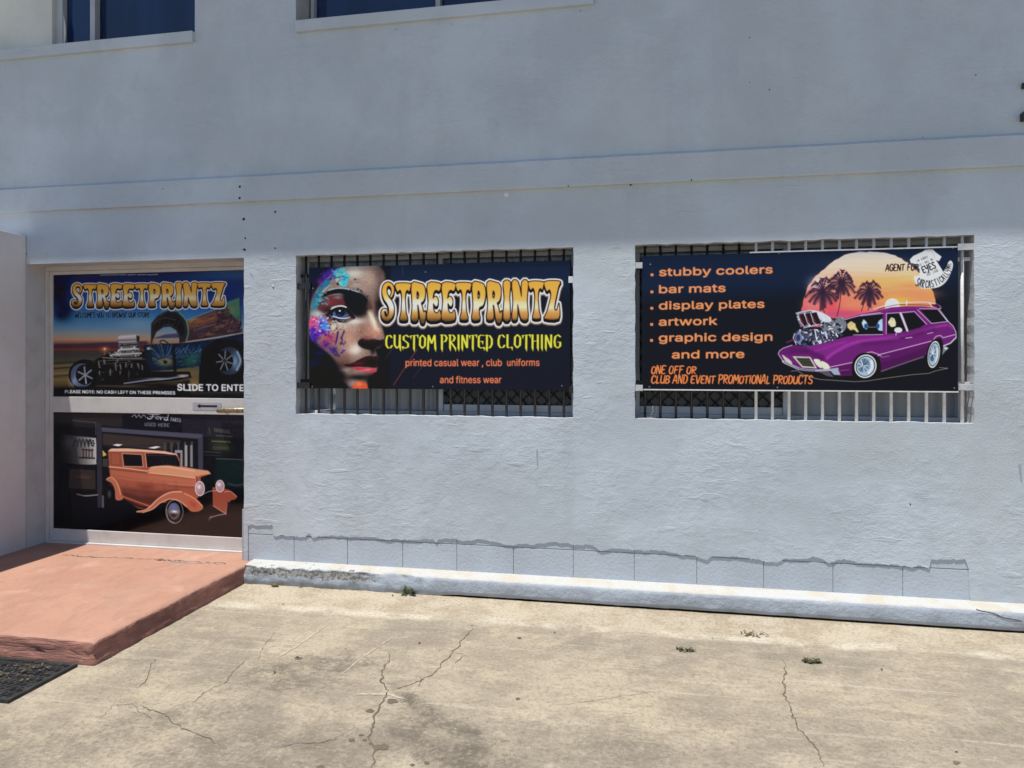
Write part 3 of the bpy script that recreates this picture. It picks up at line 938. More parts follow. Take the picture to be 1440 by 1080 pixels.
class Canvas:
    def __init__(s, x0, y0, x1, y1, S, col):
        s.x0, s.y0, s.S = x0, y0, S
        s.w, s.h = int((x1 - x0) * S), int((y1 - y0) * S)
        s.a = np.empty((s.h, s.w, 3), np.float32); s.a[:] = col
        s.X = (x0 + (np.arange(s.w) + .5) / S)[None, :].astype(np.float32)
        s.Y = (y0 + (np.arange(s.h) + .5) / S)[:, None].astype(np.float32)
    def win(s, xa, ya, xb, yb):
        i0 = max(0, int((xa - s.x0) * s.S) - 1); i1 = min(s.w, int((xb - s.x0) * s.S) + 2)
        j0 = max(0, int((ya - s.y0) * s.S) - 1); j1 = min(s.h, int((yb - s.y0) * s.S) + 2)
        return j0, j1, i0, i1
    def comp(s, wn, m, col, alpha=1.0):
        j0, j1, i0, i1 = wn
        if j1 <= j0 or i1 <= i0: return
        v = s.a[j0:j1, i0:i1]
        c = col(s.X[:, i0:i1], s.Y[j0:j1]) if callable(col) else np.array(col, np.float32)
        m = (m * alpha)[..., None]
        v += (c - v) * m
    def pmask(s, pts, wn):
        j0, j1, i0, i1 = wn
        X, Y = s.X[:, i0:i1], s.Y[j0:j1]
        m = np.zeros((j1 - j0, i1 - i0), bool)
        n = len(pts)
        for k in range(n):
            xa, ya = pts[k][:2]; xb, yb = pts[(k + 1) % n][:2]
            if ya == yb: continue
            rows = (Y[:, 0] >= min(ya, yb)) & (Y[:, 0] < max(ya, yb))
            if not rows.any(): continue
            xi = xa + (Y[rows] - ya) * (xb - xa) / (yb - ya)
            m[rows] ^= (X < xi)
        return m
    def poly(s, pts, col, soft=0.0, alpha=1.0, smooth=False, noise=None):
        if smooth: pts = crv(pts)
        p = soft * 2 + .5
        xs = [q[0] for q in pts]; ys = [q[1] for q in pts]
        wn = s.win(min(xs) - p, min(ys) - p, max(xs) + p, max(ys) + p)
        if wn[1] <= wn[0] or wn[3] <= wn[2]: return
        m = bblur(s.pmask(pts, wn).astype(np.float32), max(soft * s.S * .6, 1))
        s.comp(wn, m, col, alpha)
    def smask(s, pts, w, wn, asp=1.0):
        """polyline coverage; points may carry their own width; asp>1 = wide horizontal nib"""
        j0, j1, i0, i1 = wn
        X, Y = s.X[:, i0:i1], s.Y[j0:j1]
        d = np.full((j1 - j0, i1 - i0), 1e3, np.float32)
        for a, b in zip(pts, pts[1:]):
            wa = a[2] if len(a) > 2 else w; wb = b[2] if len(b) > 2 else w
            q = max(wa, wb) * asp + 1.0
            J0 = max(0, int((min(a[1], b[1]) - q - s.y0) * s.S) - j0); J1 = min(j1 - j0, int((max(a[1], b[1]) + q - s.y0) * s.S) + 2 - j0)
            I0 = max(0, int((min(a[0], b[0]) - q - s.x0) * s.S) - i0); I1 = min(i1 - i0, int((max(a[0], b[0]) + q - s.x0) * s.S) + 2 - i0)
            if J1 <= J0 or I1 <= I0: continue
            x, y = X[:, I0:I1] - a[0], Y[J0:J1] - a[1]
            x = x / asp
            dx, dy = (b[0] - a[0]) / asp, b[1] - a[1]
            L = dx * dx + dy * dy + 1e-9
            t_ = np.clip((x * dx + y * dy) / L, 0, 1)
            dd = np.sqrt((x - t_ * dx) ** 2 + (y - t_ * dy) ** 2) - (wa + (wb - wa) * t_) / 2
            d[J0:J1, I0:I1] = np.minimum(d[J0:J1, I0:I1], dd)
        return d
    def stroke(s, pts, w, col, soft=0.0, alpha=1.0, smooth=False, asp=1.0):
        if smooth: pts = crv(pts, False)
        p = max([q[2] if len(q) > 2 else w for q in pts]) * asp + soft + 1
        xs = [q[0] for q in pts]; ys = [q[1] for q in pts]
        wn = s.win(min(xs) - p, min(ys) - p, max(xs) + p, max(ys) + p)
        if wn[1] <= wn[0] or wn[3] <= wn[2]: return
        d = s.smask(pts, w, wn, asp)
        f = max(soft, .6 / s.S)
        s.comp(wn, np.clip(.5 - d / (2 * f), 0, 1), col, alpha)
    def blob(s, cx, cy, rx, ry, col, alpha=1.0, ang=0.0, hard=0.0):
        r = max(rx, ry) * (1.05 if hard else 2.4)
        wn = s.win(cx - r, cy - r, cx + r, cy + r)
        if wn[1] <= wn[0] or wn[3] <= wn[2]: return
        x, y = s.X[:, wn[2]:wn[3]] - cx, s.Y[wn[0]:wn[1]] - cy
        ca, sa = math.cos(ang), math.sin(ang)
        q = ((x * ca + y * sa) / rx) ** 2 + ((-x * sa + y * ca) / ry) ** 2
        m = np.clip((1 - np.sqrt(q)) * max(rx, ry) * s.S * hard + .5, 0, 1) if hard else np.exp(-q * 1.4)
        s.comp(wn, m.astype(np.float32), col, alpha)
    def vgrad(s, stops, wn=None):
        ys = [q[0] for q in stops]
        for c in range(3):
            s.a[:, :, c] = np.interp(s.Y[:, 0], ys, [q[1][c] for q in stops])[:, None]
    def chrome(s, pts, n, seed, lo=(12, 14, 19), hi=(226, 229, 234), L=3.0, w=.8):
        """busy bright-and-dark machine detail inside an outline"""
        rr = random.Random(seed)
        xs = [q[0] for q in pts]; ys = [q[1] for q in pts]
        wn = s.win(min(xs) - L * 2, min(ys) - L * 2, max(xs) + L * 2, max(ys) + L * 2)
        keep = s.pmask(pts, wn)
        old = s.a[wn[0]:wn[1], wn[2]:wn[3]].copy()
        for i in range(n):
            x, y = rr.uniform(min(xs), max(xs)), rr.uniform(min(ys), max(ys))
            a = rr.choice((.1, -.15, 1.45, 1.65, -.6)) + rr.uniform(-.25, .25)
            big = rr.random() ** 2
            l = L * (.35 + 1.2 * big)
            f = rr.random()
            f = 0 if f < .42 else (1 if f > .82 else (f - .42) / .4)
            c = [lo[k] + (hi[k] - lo[k]) * f for k in range(3)]
            ww = w * (.5 + 1.6 * big)
            q = [(x, y, ww * .4), (x + l * .5 * math.cos(a), y + l * .5 * math.sin(a), ww), (x + l * math.cos(a + .5), y + l * math.sin(a + .5), ww * .3)]
            s.stroke(q, ww, c, .15, .92)
        new = s.a[wn[0]:wn[1], wn[2]:wn[3]]
        new[~keep] = old[~keep]

def grade(cv, gamma=1.0, sat=1.0, box=None, mul=1.0):
    a = cv.a
    m = np.ones((1, 1, 1), np.float32) if box is None else np.clip((box - cv.X) / 6, 0, 1)[..., None]
    g = 255 * (np.clip(a, 0, 255) / 255) ** gamma * mul
    lum = g.mean(-1, keepdims=True)
    cv.a = a + (lum + (g - lum) * sat - a) * m

# sans lettering from the built-in typeface
def sans_face():
    """the grotesque face that ships with Blender; the built-in face where it is missing"""
    try:
        return bpy.data.fonts.load(bpy.utils.system_resource('DATAFILES', path='fonts') + "/Inter.woff2")
    except Exception:
        return None
SANS = sans_face()
def glyph_outlines(body):
    cu = bpy.data.curves.new("lettering", 'FONT')
    if SANS: cu.font = SANS
    cu.body = body
    o = bpy.data.objects.new("lettering", cu); COL.objects.link(o)
    bpy.context.view_layer.update()
    ev = o.evaluated_get(bpy.context.evaluated_depsgraph_get())
    c2 = ev.to_curve(bpy.context.evaluated_depsgraph_get())
    out = []
    for sp in c2.splines:
        pts = []
        bp = sp.bezier_points
        if len(bp):
            for i in range(len(bp)):
                p0, p3 = bp[i], bp[(i + 1) % len(bp)]
                for k in range(5):
                    t_ = k / 5; u = 1 - t_
                    q = p0.co * u ** 3 + p0.handle_right * 3 * u * u * t_ + p3.handle_left * 3 * u * t_ * t_ + p3.co * t_ ** 3
                    pts.append((q.x, q.y))
        else:
            pts = [(q.co.x, q.co.y) for q in sp.points]
        out.append(pts)
    ev.to_curve_clear()
    bpy.data.objects.remove(o); bpy.data.curves.remove(cu)
    return out
def sans(cv, body, x0, y0, x1, y1, asc, col, bold=.0, slant=0.0, alpha=1.0):
    """text between x0 and x1, baseline from y0 to y1, asc = height of a capital; bold in photo pixels"""
    oc = glyph_outlines(body)
    xs = [p[0] for q in oc for p in q]
    a, b = min(xs), max(xs)
    kx, ky = (x1 - x0 - 2 * bold) / (b - a), asc / .728
    wn = cv.win(x0 - 3, min(y0, y1) - asc * 1.4, x1 + 3, max(y0, y1) + asc * .6)
    wind = np.zeros((wn[1] - wn[0], wn[3] - wn[2]), np.int8)
    X, Y = cv.X[:, wn[2]:wn[3]], cv.Y[wn[0]:wn[1]]
    for q in oc:
        pts = []
        for px, py in q:
            x = x0 + bold + (px - a) * kx + py * ky * slant
            pts.append((x, y0 + (y1 - y0) * (x - x0) / (x1 - x0) - py * ky))
        i0 = 0; i1 = wind.shape[1]
        xe = max(p[0] for p in pts) + 1
        i1 = max(1, min(i1, int((xe - cv.x0) * cv.S) - wn[2] + 2))
        for (xa, ya), (xb, yb) in zip(pts, pts[1:] + pts[:1]):
            if ya == yb: continue
            rows = (Y[:, 0] >= min(ya, yb)) & (Y[:, 0] < max(ya, yb))
            if not rows.any(): continue
            xi = xa + (Y[rows] - ya) * (xb - xa) / (yb - ya)
            wind[rows, :i1] += np.where(X[:, :i1] < xi, 1 if yb > ya else -1, 0).astype(np.int8)
    m = wind != 0
    if bold:
        d = edt(m, int(bold * cv.S) + 2) / cv.S
        m = np.clip((bold - d) * cv.S + .5, 0, 1)
    cv.comp(wn, bblur(m.astype(np.float32), 1), col, alpha)

# a hand-drawn capital alphabet (unit box, y down) for the display lettering
SK = {
 'A': [[(.02, 1), (.38, .08), (.55, .0), (.70, .3), (.86, 1)], [(.16, .66), (.8, .62)]],
 'B': [[(.14, 0), (.14, 1)], [(.05, .02), (.6, .02), (.84, .22), (.6, .46), (.2, .48)], [(.55, .48), (.9, .72), (.6, .98), (.05, 1)]],
 'C': [[(.92, .2), (.66, .02), (.3, .06), (.12, .4), (.14, .78), (.4, 1.0), (.75, .98), (.95, .8)]],
 'D': [[(.16, 0), (.16, 1)], [(.04, .02), (.55, .04), (.88, .3), (.88, .7), (.6, .97), (.05, 1)]],
 'E': [[(.92, .04), (.5, 0), (.18, .1), (.14, .5), (.16, .9), (.5, 1), (.92, .94)], [(.16, .5), (.7, .48)]],
 'F': [[(.96, .02), (.12, .04)], [(.2, .02), (.18, 1)], [(.2, .5), (.74, .46)]],
 'G': [[(.9, .16), (.6, 0), (.22, .12), (.1, .5), (.2, .88), (.55, 1), (.88, .86), (.88, .55), (.56, .55)]],
 'H': [[(.14, 0), (.14, 1)], [(.86, 0), (.86, 1)], [(.14, .5), (.86, .46)]],
 'I': [[(.5, 0), (.5, 1)]],
 'K': [[(.15, 0), (.15, 1)], [(.9, 0), (.2, .52), (.92, 1)]],
 'L': [[(.18, 0), (.16, .9), (.3, 1), (.92, .95)]],
 'M': [[(.06, 1), (.14, 0), (.5, .62), (.86, 0), (.94, 1)]],
 'N': [[(.12, 1), (.14, .02), (.84, .98), (.86, 0)]],
 'O': [[(.5, 0), (.16, .18), (.12, .76), (.46, 1), (.84, .8), (.88, .22), (.5, 0)]],
 'P': [[(.16, 0), (.16, 1.05)], [(.04, .02), (.62, .02), (.9, .24), (.66, .52), (.18, .54)]],
 'R': [[(.16, 0), (.16, 1)], [(.04, .02), (.62, .02), (.88, .22), (.64, .48), (.2, .5), (.92, 1.02)]],
 'S': [[(.9, .14), (.6, 0), (.2, .1), (.2, .36), (.55, .5), (.86, .66), (.82, .92), (.45, 1), (.06, .88)]],
 'T': [[(.0, .06), (1, .0)], [(.5, .03), (.48, 1.02)]],
 'U': [[(.12, 0), (.12, .76), (.42, 1), (.82, .82), (.88, 0)], [(.88, .5), (.92, 1)]],
 'V': [[(.08, 0), (.48, 1), (.92, 0)]],
 'W': [[(.02, 0), (.24, 1), (.5, .3), (.76, 1), (.98, 0)]],
 'Y': [[(.06, 0), (.2, .5), (.8, .48)], [(.92, 0), (.74, 1), (.3, 1.15)]],
 'Z': [[(.05, .04), (.92, .02), (.1, .97), (.95, .95)]],
}
NARROW = {'I': .42, 'L': .8, 'M': 1.2, 'W': 1.2, ' ': .5}
def drawn(cv, body, x0, y0, x1, y1, h, w, col, asp=1.0, slant=.0, gap=.22, halo=None, spikes=0.0, jit=0.0, seed=1):
    rr = random.Random(seed)
    ws = [NARROW.get(c, 1.0) for c in body]
    unit = (x1 - x0) / (sum(ws) + gap * (len(ws) - 1))
    runs = []
    x = x0
    for c, q in zip(body, ws):
        f = (x + q * unit / 2 - x0) / (x1 - x0)
        yb = y0 + (y1 - y0) * f
        up = 1 + rr.uniform(-jit, jit)
        for pl in SK.get(c, []):
            pts = [(x + px * q * unit + (1 - py) * h * slant, yb - h * up + py * h * up) for px, py in pl]
            runs.append(pts)
            if spikes:
                for e, d in ((pts[0], -1), (pts[-1], 1)):
                    lo = max(p[1] for p in pts); hi = min(p[1] for p in pts)
                    if abs(e[1] - lo) < .15 * h: runs.append([(e[0], e[1], w), (e[0] + .08 * unit, e[1] + spikes * h, .05)])
                    elif abs(e[1] - hi) < .15 * h: runs.append([(e[0], e[1], w), (e[0] - .18 * unit, e[1] + .02 * h, .1)])
        x += (q + gap) * unit
    if halo:
        for pts in runs: cv.stroke(pts, w + halo[1], halo[0], asp=asp, alpha=halo[2])
    for pts in runs:
        if jit:            # brush-pen swell along each stroke
            q = crv([p[:2] for p in pts], False, 4) if len(pts) > 2 else [pts[0], tuple((a_ + b_) / 2 for a_, b_ in zip(pts[0], pts[1])), pts[1]]
            n_ = len(q) - 1
            pts = [(p[0], p[1], w * (.55 + .75 * math.sin(math.pi * (.15 + .75 * i / n_)))) for i, p in enumerate(q)]
            e = pts[-1]
            cv.stroke([(pts[0][0] - .22 * unit, pts[0][1] + .4, .3), (pts[0][0], pts[0][1], w * .8)], w, col)
        cv.stroke(pts, w, col, asp=asp)

# the big flared title letters
def title_shapes():
    k = 7.713
    A = lambda pts: zc(pts, k, 530, 340)
    B = lambda pts: zc(pts, k, 670, 340)
    sh = []
    S_ = A([(150, 592), (166, 560), (170, 510), (150, 468), (115, 456), (86, 486), (80, 545), (100, 605), (135, 655), (156, 715), (150, 785), (114, 832), (76, 820), (60, 772), (72, 738), (100, 742), (108, 780)])
    wd = [22, 26, 32, 38, 44, 50, 54, 60, 62, 60, 56, 50, 44, 40, 32, 24, 14]
    sh.append(('s', [(x, y, q / k) for (x, y), q in zip(S_, wd)]))
    T = [(205, 450), (358, 450), (360, 500), (350, 540), (330, 522), (312, 545), (305, 620), (314, 760), (330, 845), (245, 845), (260, 760), (268, 620), (262, 545), (246, 520), (226, 540), (210, 520)]
    E = [(548, 450), (684, 450), (686, 512), (668, 535), (640, 522), (616, 548), (606, 612), (626, 590), (650, 600), (664, 642), (654, 692), (632, 698), (610, 668), (612, 722), (628, 764), (656, 770), (680, 738), (686, 845), (544, 845), (556, 650)]
    off = lambda p, dx, dy=0: [(x + dx, y + dy) for x, y in p]
    sh.append(('p', A(T)))
    sh.append(('p', A([(374, 450), (470, 450), (506, 468), (524, 520), (520, 600), (500, 644), (478, 662), (492, 710), (506, 760), (524, 745), (528, 800), (516, 868), (494, 886), (470, 862), (460, 790), (448, 700), (438, 692), (442, 845), (368, 845), (382, 690)])))
    sh.append(('h', A([(436, 535), (452, 560), (450, 600), (436, 618), (430, 590), (430, 560)])))
    sh.append(('p', A(E))); sh.append(('p', A(off(E, 158))))
    sh.append(('p', A(off(T, 656, -4))))
    sh.append(('p', A([(1034, 446), (1132, 446), (1164, 474), (1178, 540), (1172, 625), (1150, 690), (1112, 712), (1106, 760), (1114, 842), (1028, 842), (1042, 690)])))
    sh.append(('h', A([(1098, 530), (1114, 556), (1112, 600), (1098, 618), (1092, 590), (1092, 556)])))
    sh.append(('p', B([(113, 440), (210, 440), (246, 456), (266, 508), (262, 600), (242, 648), (222, 664), (238, 712), (254, 772), (274, 745), (278, 800), (266, 862), (240, 884), (214, 862), (200, 790), (190, 705), (178, 694), (184, 836), (108, 836), (122, 680)])))
    sh.append(('h', B([(180, 530), (196, 556), (194, 596), (180, 612), (174, 586), (174, 556)])))
    sh.append(('p', B([(290, 436), (366, 436), (358, 600), (364, 836), (290, 836), (300, 600)])))
    sh.append(('p', B([(384, 434), (452, 434), (488, 600), (490, 434), (558, 434), (548, 640), (558, 836), (482, 836), (446, 680), (442, 836), (384, 836), (396, 640)])))
    sh.append(('p', B(off(T, 364, -16))))
    sh.append(('p', B([(742, 432), (905, 430), (890, 490), (848, 690), (852, 738), (870, 742), (886, 690), (896, 676), (894, 836), (736, 836), (764, 760), (802, 615), (806, 556), (790, 520), (766, 540), (748, 510)])))
    return sh
TITLE = title_shapes()
def title(cv, tx, ty, kx, ky, dim=1.0, glow=True):
    """kx, ky: scale of the lettering about its first corner (538, 398)"""
    f = lambda p: (tx + (p[0] - 538) * kx, ty + (p[1] - 398) * ky)
    wn = cv.win(tx - 8, ty - 8, tx + 250 * kx + 10, ty + 55 * ky + 12)
    m = np.zeros((wn[1] - wn[0], wn[3] - wn[2]), bool)
    for kind, pts in TITLE:
        if kind == 's':
            q = [(*f(p), p[2] * (kx + ky) / 2) for p in crv(pts, False)]
            m |= cv.smask(q, 1, wn) < 0
        else:
            r = cv.pmask([f(p) for p in crv(pts, True, 3)], wn)
            if kind == 'h': m &= ~r
            else: m |= r
    s = (kx + ky) / 2
    base = m.copy()
    for d in range(1, int(3.6 * ky * cv.S)):
        base[d:] |= m[:-d]
    Rm = int(5.0 * s * cv.S) + 2
    dist = edt(base, Rm) / cv.S
    aa = lambda r: np.clip((r - dist) * cv.S + .5, 0, 1).astype(np.float32)
    if glow:
        g = np.clip((4.6 * s - dist) / (1.6 * s), 0, 1).astype(np.float32)
        g[int(1.0 * cv.S):] = g[:-int(1.0 * cv.S)]
        cv.comp(wn, g, (150 * dim, 126 * dim, 106 * dim))
    cv.comp(wn, aa(2.9 * s), (240 * dim, 238 * dim, 236 * dim))
    cv.comp(wn, aa(1.15 * s), (16, 15, 18))
    # inner dark hollow between near letters stays black; the letters carry a metallic gradient
    stops = [0, .30, .43, .55, .66, .80, .93, 1.0]
    left = [(222, 150, 52), (230, 164, 66), (224, 190, 140), (246, 244, 240), (222, 212, 196), (184, 142, 84), (140, 98, 44), (86, 62, 34)]
    right = [(230, 152, 60), (232, 158, 66), (224, 154, 66), (220, 176, 116), (222, 198, 160), (190, 140, 76), (176, 122, 56), (110, 78, 42)]
    def col(X, Y):
        v = np.clip((Y - ty) / (52 * ky), 0, 1)
        u = np.clip((X - tx) / (250 * kx), 0, 1)
        o = np.empty((Y.shape[0], X.shape[1], 3), np.float32)
        for c in range(3):
            a = np.interp(v, stops, [q[c] for q in left]); b = np.interp(v, stops, [q[c] for q in right])
            o[..., c] = (a * (1 - u) + b * u) * dim
        return o
    di = edt(~m, int(2 * cv.S * s) + 1) / cv.S
    fill = np.clip((di - .38 * s) * cv.S + .5, 0, 1).astype(np.float32) * m
    cv.comp(wn, bblur(fill, 1), col)
    sh_ = (m * np.clip(1 - di / (1.3 * s), 0, 1) * .45).astype(np.float32)
    cv.comp(wn, sh_, (60, 38, 16))

# put a painted canvas on a real panel: photo corners (tl, tr, br, bl) -> flat sheet of coloured faces
def homography(src, dst):
    A, b = [], []
    for (x, y), (u, v) in zip(src, dst):
        A += [[x, y, 1, 0, 0, 0, -u * x, -u * y], [0, 0, 0, x, y, 1, -v * x, -v * y]]; b += [u, v]
    h = np.linalg.solve(np.array(A, float), np.array(b, float))
    return np.append(h, 1).reshape(3, 3)
def to_lin(c):
    c = np.clip(c / 255, 0, 1)
    return np.where(c <= .04045, c / 12.92, ((c + .055) / 1.055) ** 2.4)
def print_sheet(name, cv, corners, x0, x1, y, z0, z1, mat, parent, gain, lift, res=1.8):
    """corners: where the sheet's corners lie on the drawing"""
    w = max(corners[1][0], corners[2][0]) - corners[0][0]; hgt = corners[3][1] - corners[0][1]
    nu, nv = int(w * res), int(hgt * res)
    hm = homography([(0, 0), (1, 0), (1, 1), (0, 1)], corners)
    U, V = np.meshgrid(np.linspace(0, 1, nu + 1), np.linspace(0, 1, nv + 1))
    q = np.stack([U, V, np.ones_like(U)], -1) @ hm.T
    gx = np.clip((q[..., 0] / q[..., 2] - cv.x0) * cv.S - .5, 0, cv.w - 1.001)
    gy = np.clip((q[..., 1] / q[..., 2] - cv.y0) * cv.S - .5, 0, cv.h - 1.001)
    src = np.clip(np.stack([bblur(np.ascontiguousarray(cv.a[..., c]), 1) for c in range(3)], -1), 0, 255)
    i, j = gx.astype(int), gy.astype(int)
    fx, fy = (gx - i)[..., None], (gy - j)[..., None]
    c = (src[j, i] * (1 - fx) + src[j, i + 1] * fx) * (1 - fy) + (src[j + 1, i] * (1 - fx) + src[j + 1, i + 1] * fx) * fy
    lin = np.clip((to_lin(c) - lift) / gain, 0.0015, .86)
    n = (nu + 1) * (nv + 1)
    co = np.empty((n, 3), np.float32)
    co[:, 0] = (x0 + (x1 - x0) * U).ravel(); co[:, 1] = y; co[:, 2] = (z1 + (z0 - z1) * V).ravel()
    me = bpy.data.meshes.new(name)
    me.vertices.add(n); me.vertices.foreach_set("co", co.ravel())
    b = (np.arange(nv)[:, None] * (nu + 1) + np.arange(nu)[None, :]).ravel()
    fc = np.stack([b, b + nu + 1, b + nu + 2, b + 1], -1).astype(np.int32)
    nf = len(fc)
    me.loops.add(nf * 4); me.loops.foreach_set("vertex_index", fc.ravel())
    me.polygons.add(nf); me.polygons.foreach_set("loop_start", np.arange(nf, dtype=np.int32) * 4)
    me.update(calc_edges=True); me.validate()
    at = me.color_attributes.new("ink", 'FLOAT_COLOR', 'POINT')
    rgba = np.ones((n, 4), np.float32); rgba[:, :3] = lin.reshape(-1, 3)
    at.data.foreach_set("color", rgba.ravel())
    return link(name, me, mat, parent)
def print_mat(name, rough, spec, coat=0.0):
    t = NT(name)
    a = t.n("ShaderNodeAttribute"); a.attribute_name = "ink"
    wob = t.bump(t.noise(1.6, 3), .010, .5)
    m = t.out(a.outputs["Color"], rough, wob, coat=coat, spec=spec)
    return m
# ================================================================== artwork
# ---------- banner with the painted face
def art_face():
    cv = Canvas(431, 362, 806, 553, 4, (17, 21, 33))
    f5 = lambda p: zc(p, 7.714, 420, 340)
    f6 = lambda p: zc(p, 6.75, 420, 440)
    cv.poly([(431, 362), (806, 362), (806, 410), (431, 400)], (23, 33, 58), 14, .8)  # bluer top: sky reflection painted into the print
    face = f5([(118, 760), (140, 620), (190, 520), (270, 410), (370, 310), (490, 262), (640, 250), (860, 250), (935, 320), (952, 400), (900, 500), (868, 600), (850, 700), (866, 820), (905, 930)]) + \
        f6([(800, 170), (815, 230), (800, 280), (765, 322), (722, 345), (742, 400), (738, 470), (742, 530), (700, 580), (660, 620), (650, 668), (640, 740), (520, 740), (440, 670), (400, 620), (360, 520), (320, 430), (250, 360), (160, 280), (100, 200)])
    cv.poly(face, (146, 124, 114), 2.2, 1, True)
    B5 = lambda x, y, rx, ry, c, a=1.0, g=0.0: cv.blob(420 + x / 7.714, 340 + y / 7.714, rx / 7.714, ry / 7.714, c, a, g)
    B6 = lambda x, y, rx, ry, c, a=1.0, g=0.0: cv.blob(420 + x / 6.75, 440 + y / 6.75, rx / 6.75, ry / 6.75, c, a, g)
    P5 = lambda p, c, so=.4, a=1.0: cv.poly(f5(p), c, so, a, True)
    P6 = lambda p, c, so=.4, a=1.0: cv.poly(f6(p), c, so, a, True)
    S5 = lambda p, w, c, so=.2, a=1.0: cv.stroke(f5(p), w / 7.714, c, so, a, True)
    S6 = lambda p, w, c, so=.2, a=1.0: cv.stroke(f6(p), w / 6.75, c, so, a, True)
    # broad modelling of the face
    B5(600, 330, 150, 90, (206, 200, 186), .9); B5(760, 380, 110, 130, (184, 160, 142), .8)
    B5(880, 330, 70, 110, (112, 88, 84), .85); B5(900, 500, 50, 120, (92, 62, 58), .8); B5(850, 690, 40, 160, (52, 32, 36), .9)
    B5(700, 520, 60, 60, (170, 146, 134), .7)
    B5(600, 850, 170, 60, (198, 190, 182), .9); B5(520, 930, 170, 90, (196, 170, 158), .8)
    B5(690, 950, 60, 150, (150, 112, 98), .8)
    B6(470, 250, 120, 110, (176, 132, 112), .85); B6(510, 360, 90, 70, (196, 172, 158), .8); B6(540, 330, 60, 60, (214, 208, 198), .7)
    B6(420, 430, 110, 70, (136, 96, 84), .8); B6(430, 500, 90, 60, (80, 58, 54), .8)
    B6(690, 160, 70, 90, (192, 142, 122), .8)
    # forehead and profile melt into the dark
    cv.poly(f5([(870, 240), (1010, 240), (1010, 720), (880, 720), (905, 560), (935, 450), (930, 340)]), (22, 24, 36), 3.4, .95)
    # ear-side darkness and lower jaw falling into black
    P6([(60, 300), (170, 310), (260, 380), (330, 470), (370, 560), (420, 640), (470, 700), (520, 760), (60, 760)], (18, 18, 28), 6.5, .97)
    B6(330, 500, 110, 60, (26, 22, 30), .9, .9); B6(400, 590, 90, 50, (22, 19, 26), .9, .9)
    B6(560, 610, 150, 34, (30, 24, 28), .95); B6(700, 620, 90, 60, (18, 17, 24), .95)
    # eye socket
    P5([(470, 560), (600, 545), (700, 580), (748, 640), (735, 720), (690, 800), (630, 810), (560, 770), (520, 700), (480, 640)], (16, 14, 18), 6.0, .97); B5(560, 640, 110, 60, (18, 15, 20), .8); B5(470, 680, 90, 40, (24, 16, 22), .75)
    B5(640, 690, 110, 100, (14, 12, 16), .95); B5(700, 740, 70, 60, (40, 26, 30), .8); B5(770, 700, 40, 90, (92, 62, 58), .7)
    P5([(220, 640), (300, 590), (420, 575), (480, 610), (500, 700), (400, 690), (330, 720), (280, 770), (200, 720)], (112, 48, 50), 1.6, .92)
    B5(300, 650, 60, 30, (156, 78, 74), .8); B5(420, 600, 50, 22, (120, 140, 158), .75); B5(360, 745, 120, 40, (30, 18, 24), .9)
    # brow
    P5([(228, 612), (290, 548), (370, 516), (450, 506), (560, 524), (680, 566), (744, 626), (720, 660), (620, 610), (520, 572), (430, 556), (330, 574), (260, 606)], (20, 20, 34), .6, .98)
    S5([(330, 520), (440, 500), (560, 516), (650, 545)], 12, (170, 196, 206), .5, .8)
    # eye
    P5([(330, 770), (380, 715), (450, 694), (520, 715), (560, 780), (590, 822), (520, 850), (430, 842), (370, 815)], (12, 12, 20), .5)
    P5([(365, 780), (400, 735), (455, 722), (512, 748), (548, 810), (500, 822), (430, 815)], (96, 104, 134), .5)
    cv.blob(420 + 448 / 7.714, 340 + 765 / 7.714, 52 / 7.714, 48 / 7.714, (18, 26, 62), 1, 0, .7)
    B5(440, 788, 34, 18, (52, 76, 148), .8)
    cv.blob(420 + 446 / 7.714, 340 + 758 / 7.714, 26 / 7.714, 26 / 7.714, (8, 9, 18), 1, 0, .8); B5(400, 735, 70, 26, (12, 12, 20), .75); B5(500, 760, 50, 30, (14, 14, 22), .6)
    cv.blob(420 + 444 / 7.714, 340 + 746 / 7.714, 11 / 7.714, 9 / 7.714, (235, 240, 245), 1, 0, 1.0)
    S5([(362, 716), (410, 700), (470, 694), (510, 708)], 18, (190, 192, 196), .4, .9)
    S5([(316, 780), (380, 728), (450, 710), (520, 730), (560, 790), (600, 822)], 15, (8, 8, 12), .3)
    S5([(370, 800), (440, 822), (510, 826), (556, 812)], 10, (186, 196, 216), .3, .9)
    S5([(300, 790), (360, 830), (440, 858), (520, 860), (600, 826)], 24, (20, 16, 24), .8, .95)
    P5([(540, 800), (600, 822), (560, 850), (520, 842)], (88, 40, 48), .9, .7)
    # teal and cyan paint over the temple
    P5([(330, 372), (380, 322), (440, 288), (500, 280), (512, 330), (556, 366), (530, 420), (520, 476), (470, 484), (440, 440), (470, 392), (430, 380), (380, 392)], (72, 182, 198), .35)
    P5([(440, 300), (500, 284), (508, 340), (470, 350)], (126, 214, 222), .8, .8)
    P5([(205, 520), (260, 440), (320, 392), (345, 430), (320, 476), (270, 500), (232, 560), (200, 600), (190, 560)], (46, 122, 146), .4)
    P5([(140, 680), (160, 600), (210, 560), (230, 620), (210, 700), (170, 740), (140, 740)], (52, 128, 150), .8, .9)
    S5([(210, 590), (260, 540), (330, 470)], 9, (150, 200, 206), .4, .8)
    S5([(345, 392), (400, 384), (470, 376), (530, 390)], 8, (24, 54, 82), .3)
    P5([(250, 400), (300, 310), (370, 275), (430, 272), (370, 330), (300, 400), (240, 450)], (62, 36, 142), 1.2, .95)
    B5(230, 430, 40, 50, (110, 46, 130), .8); B5(160, 560, 26, 60, (82, 56, 110), .6)
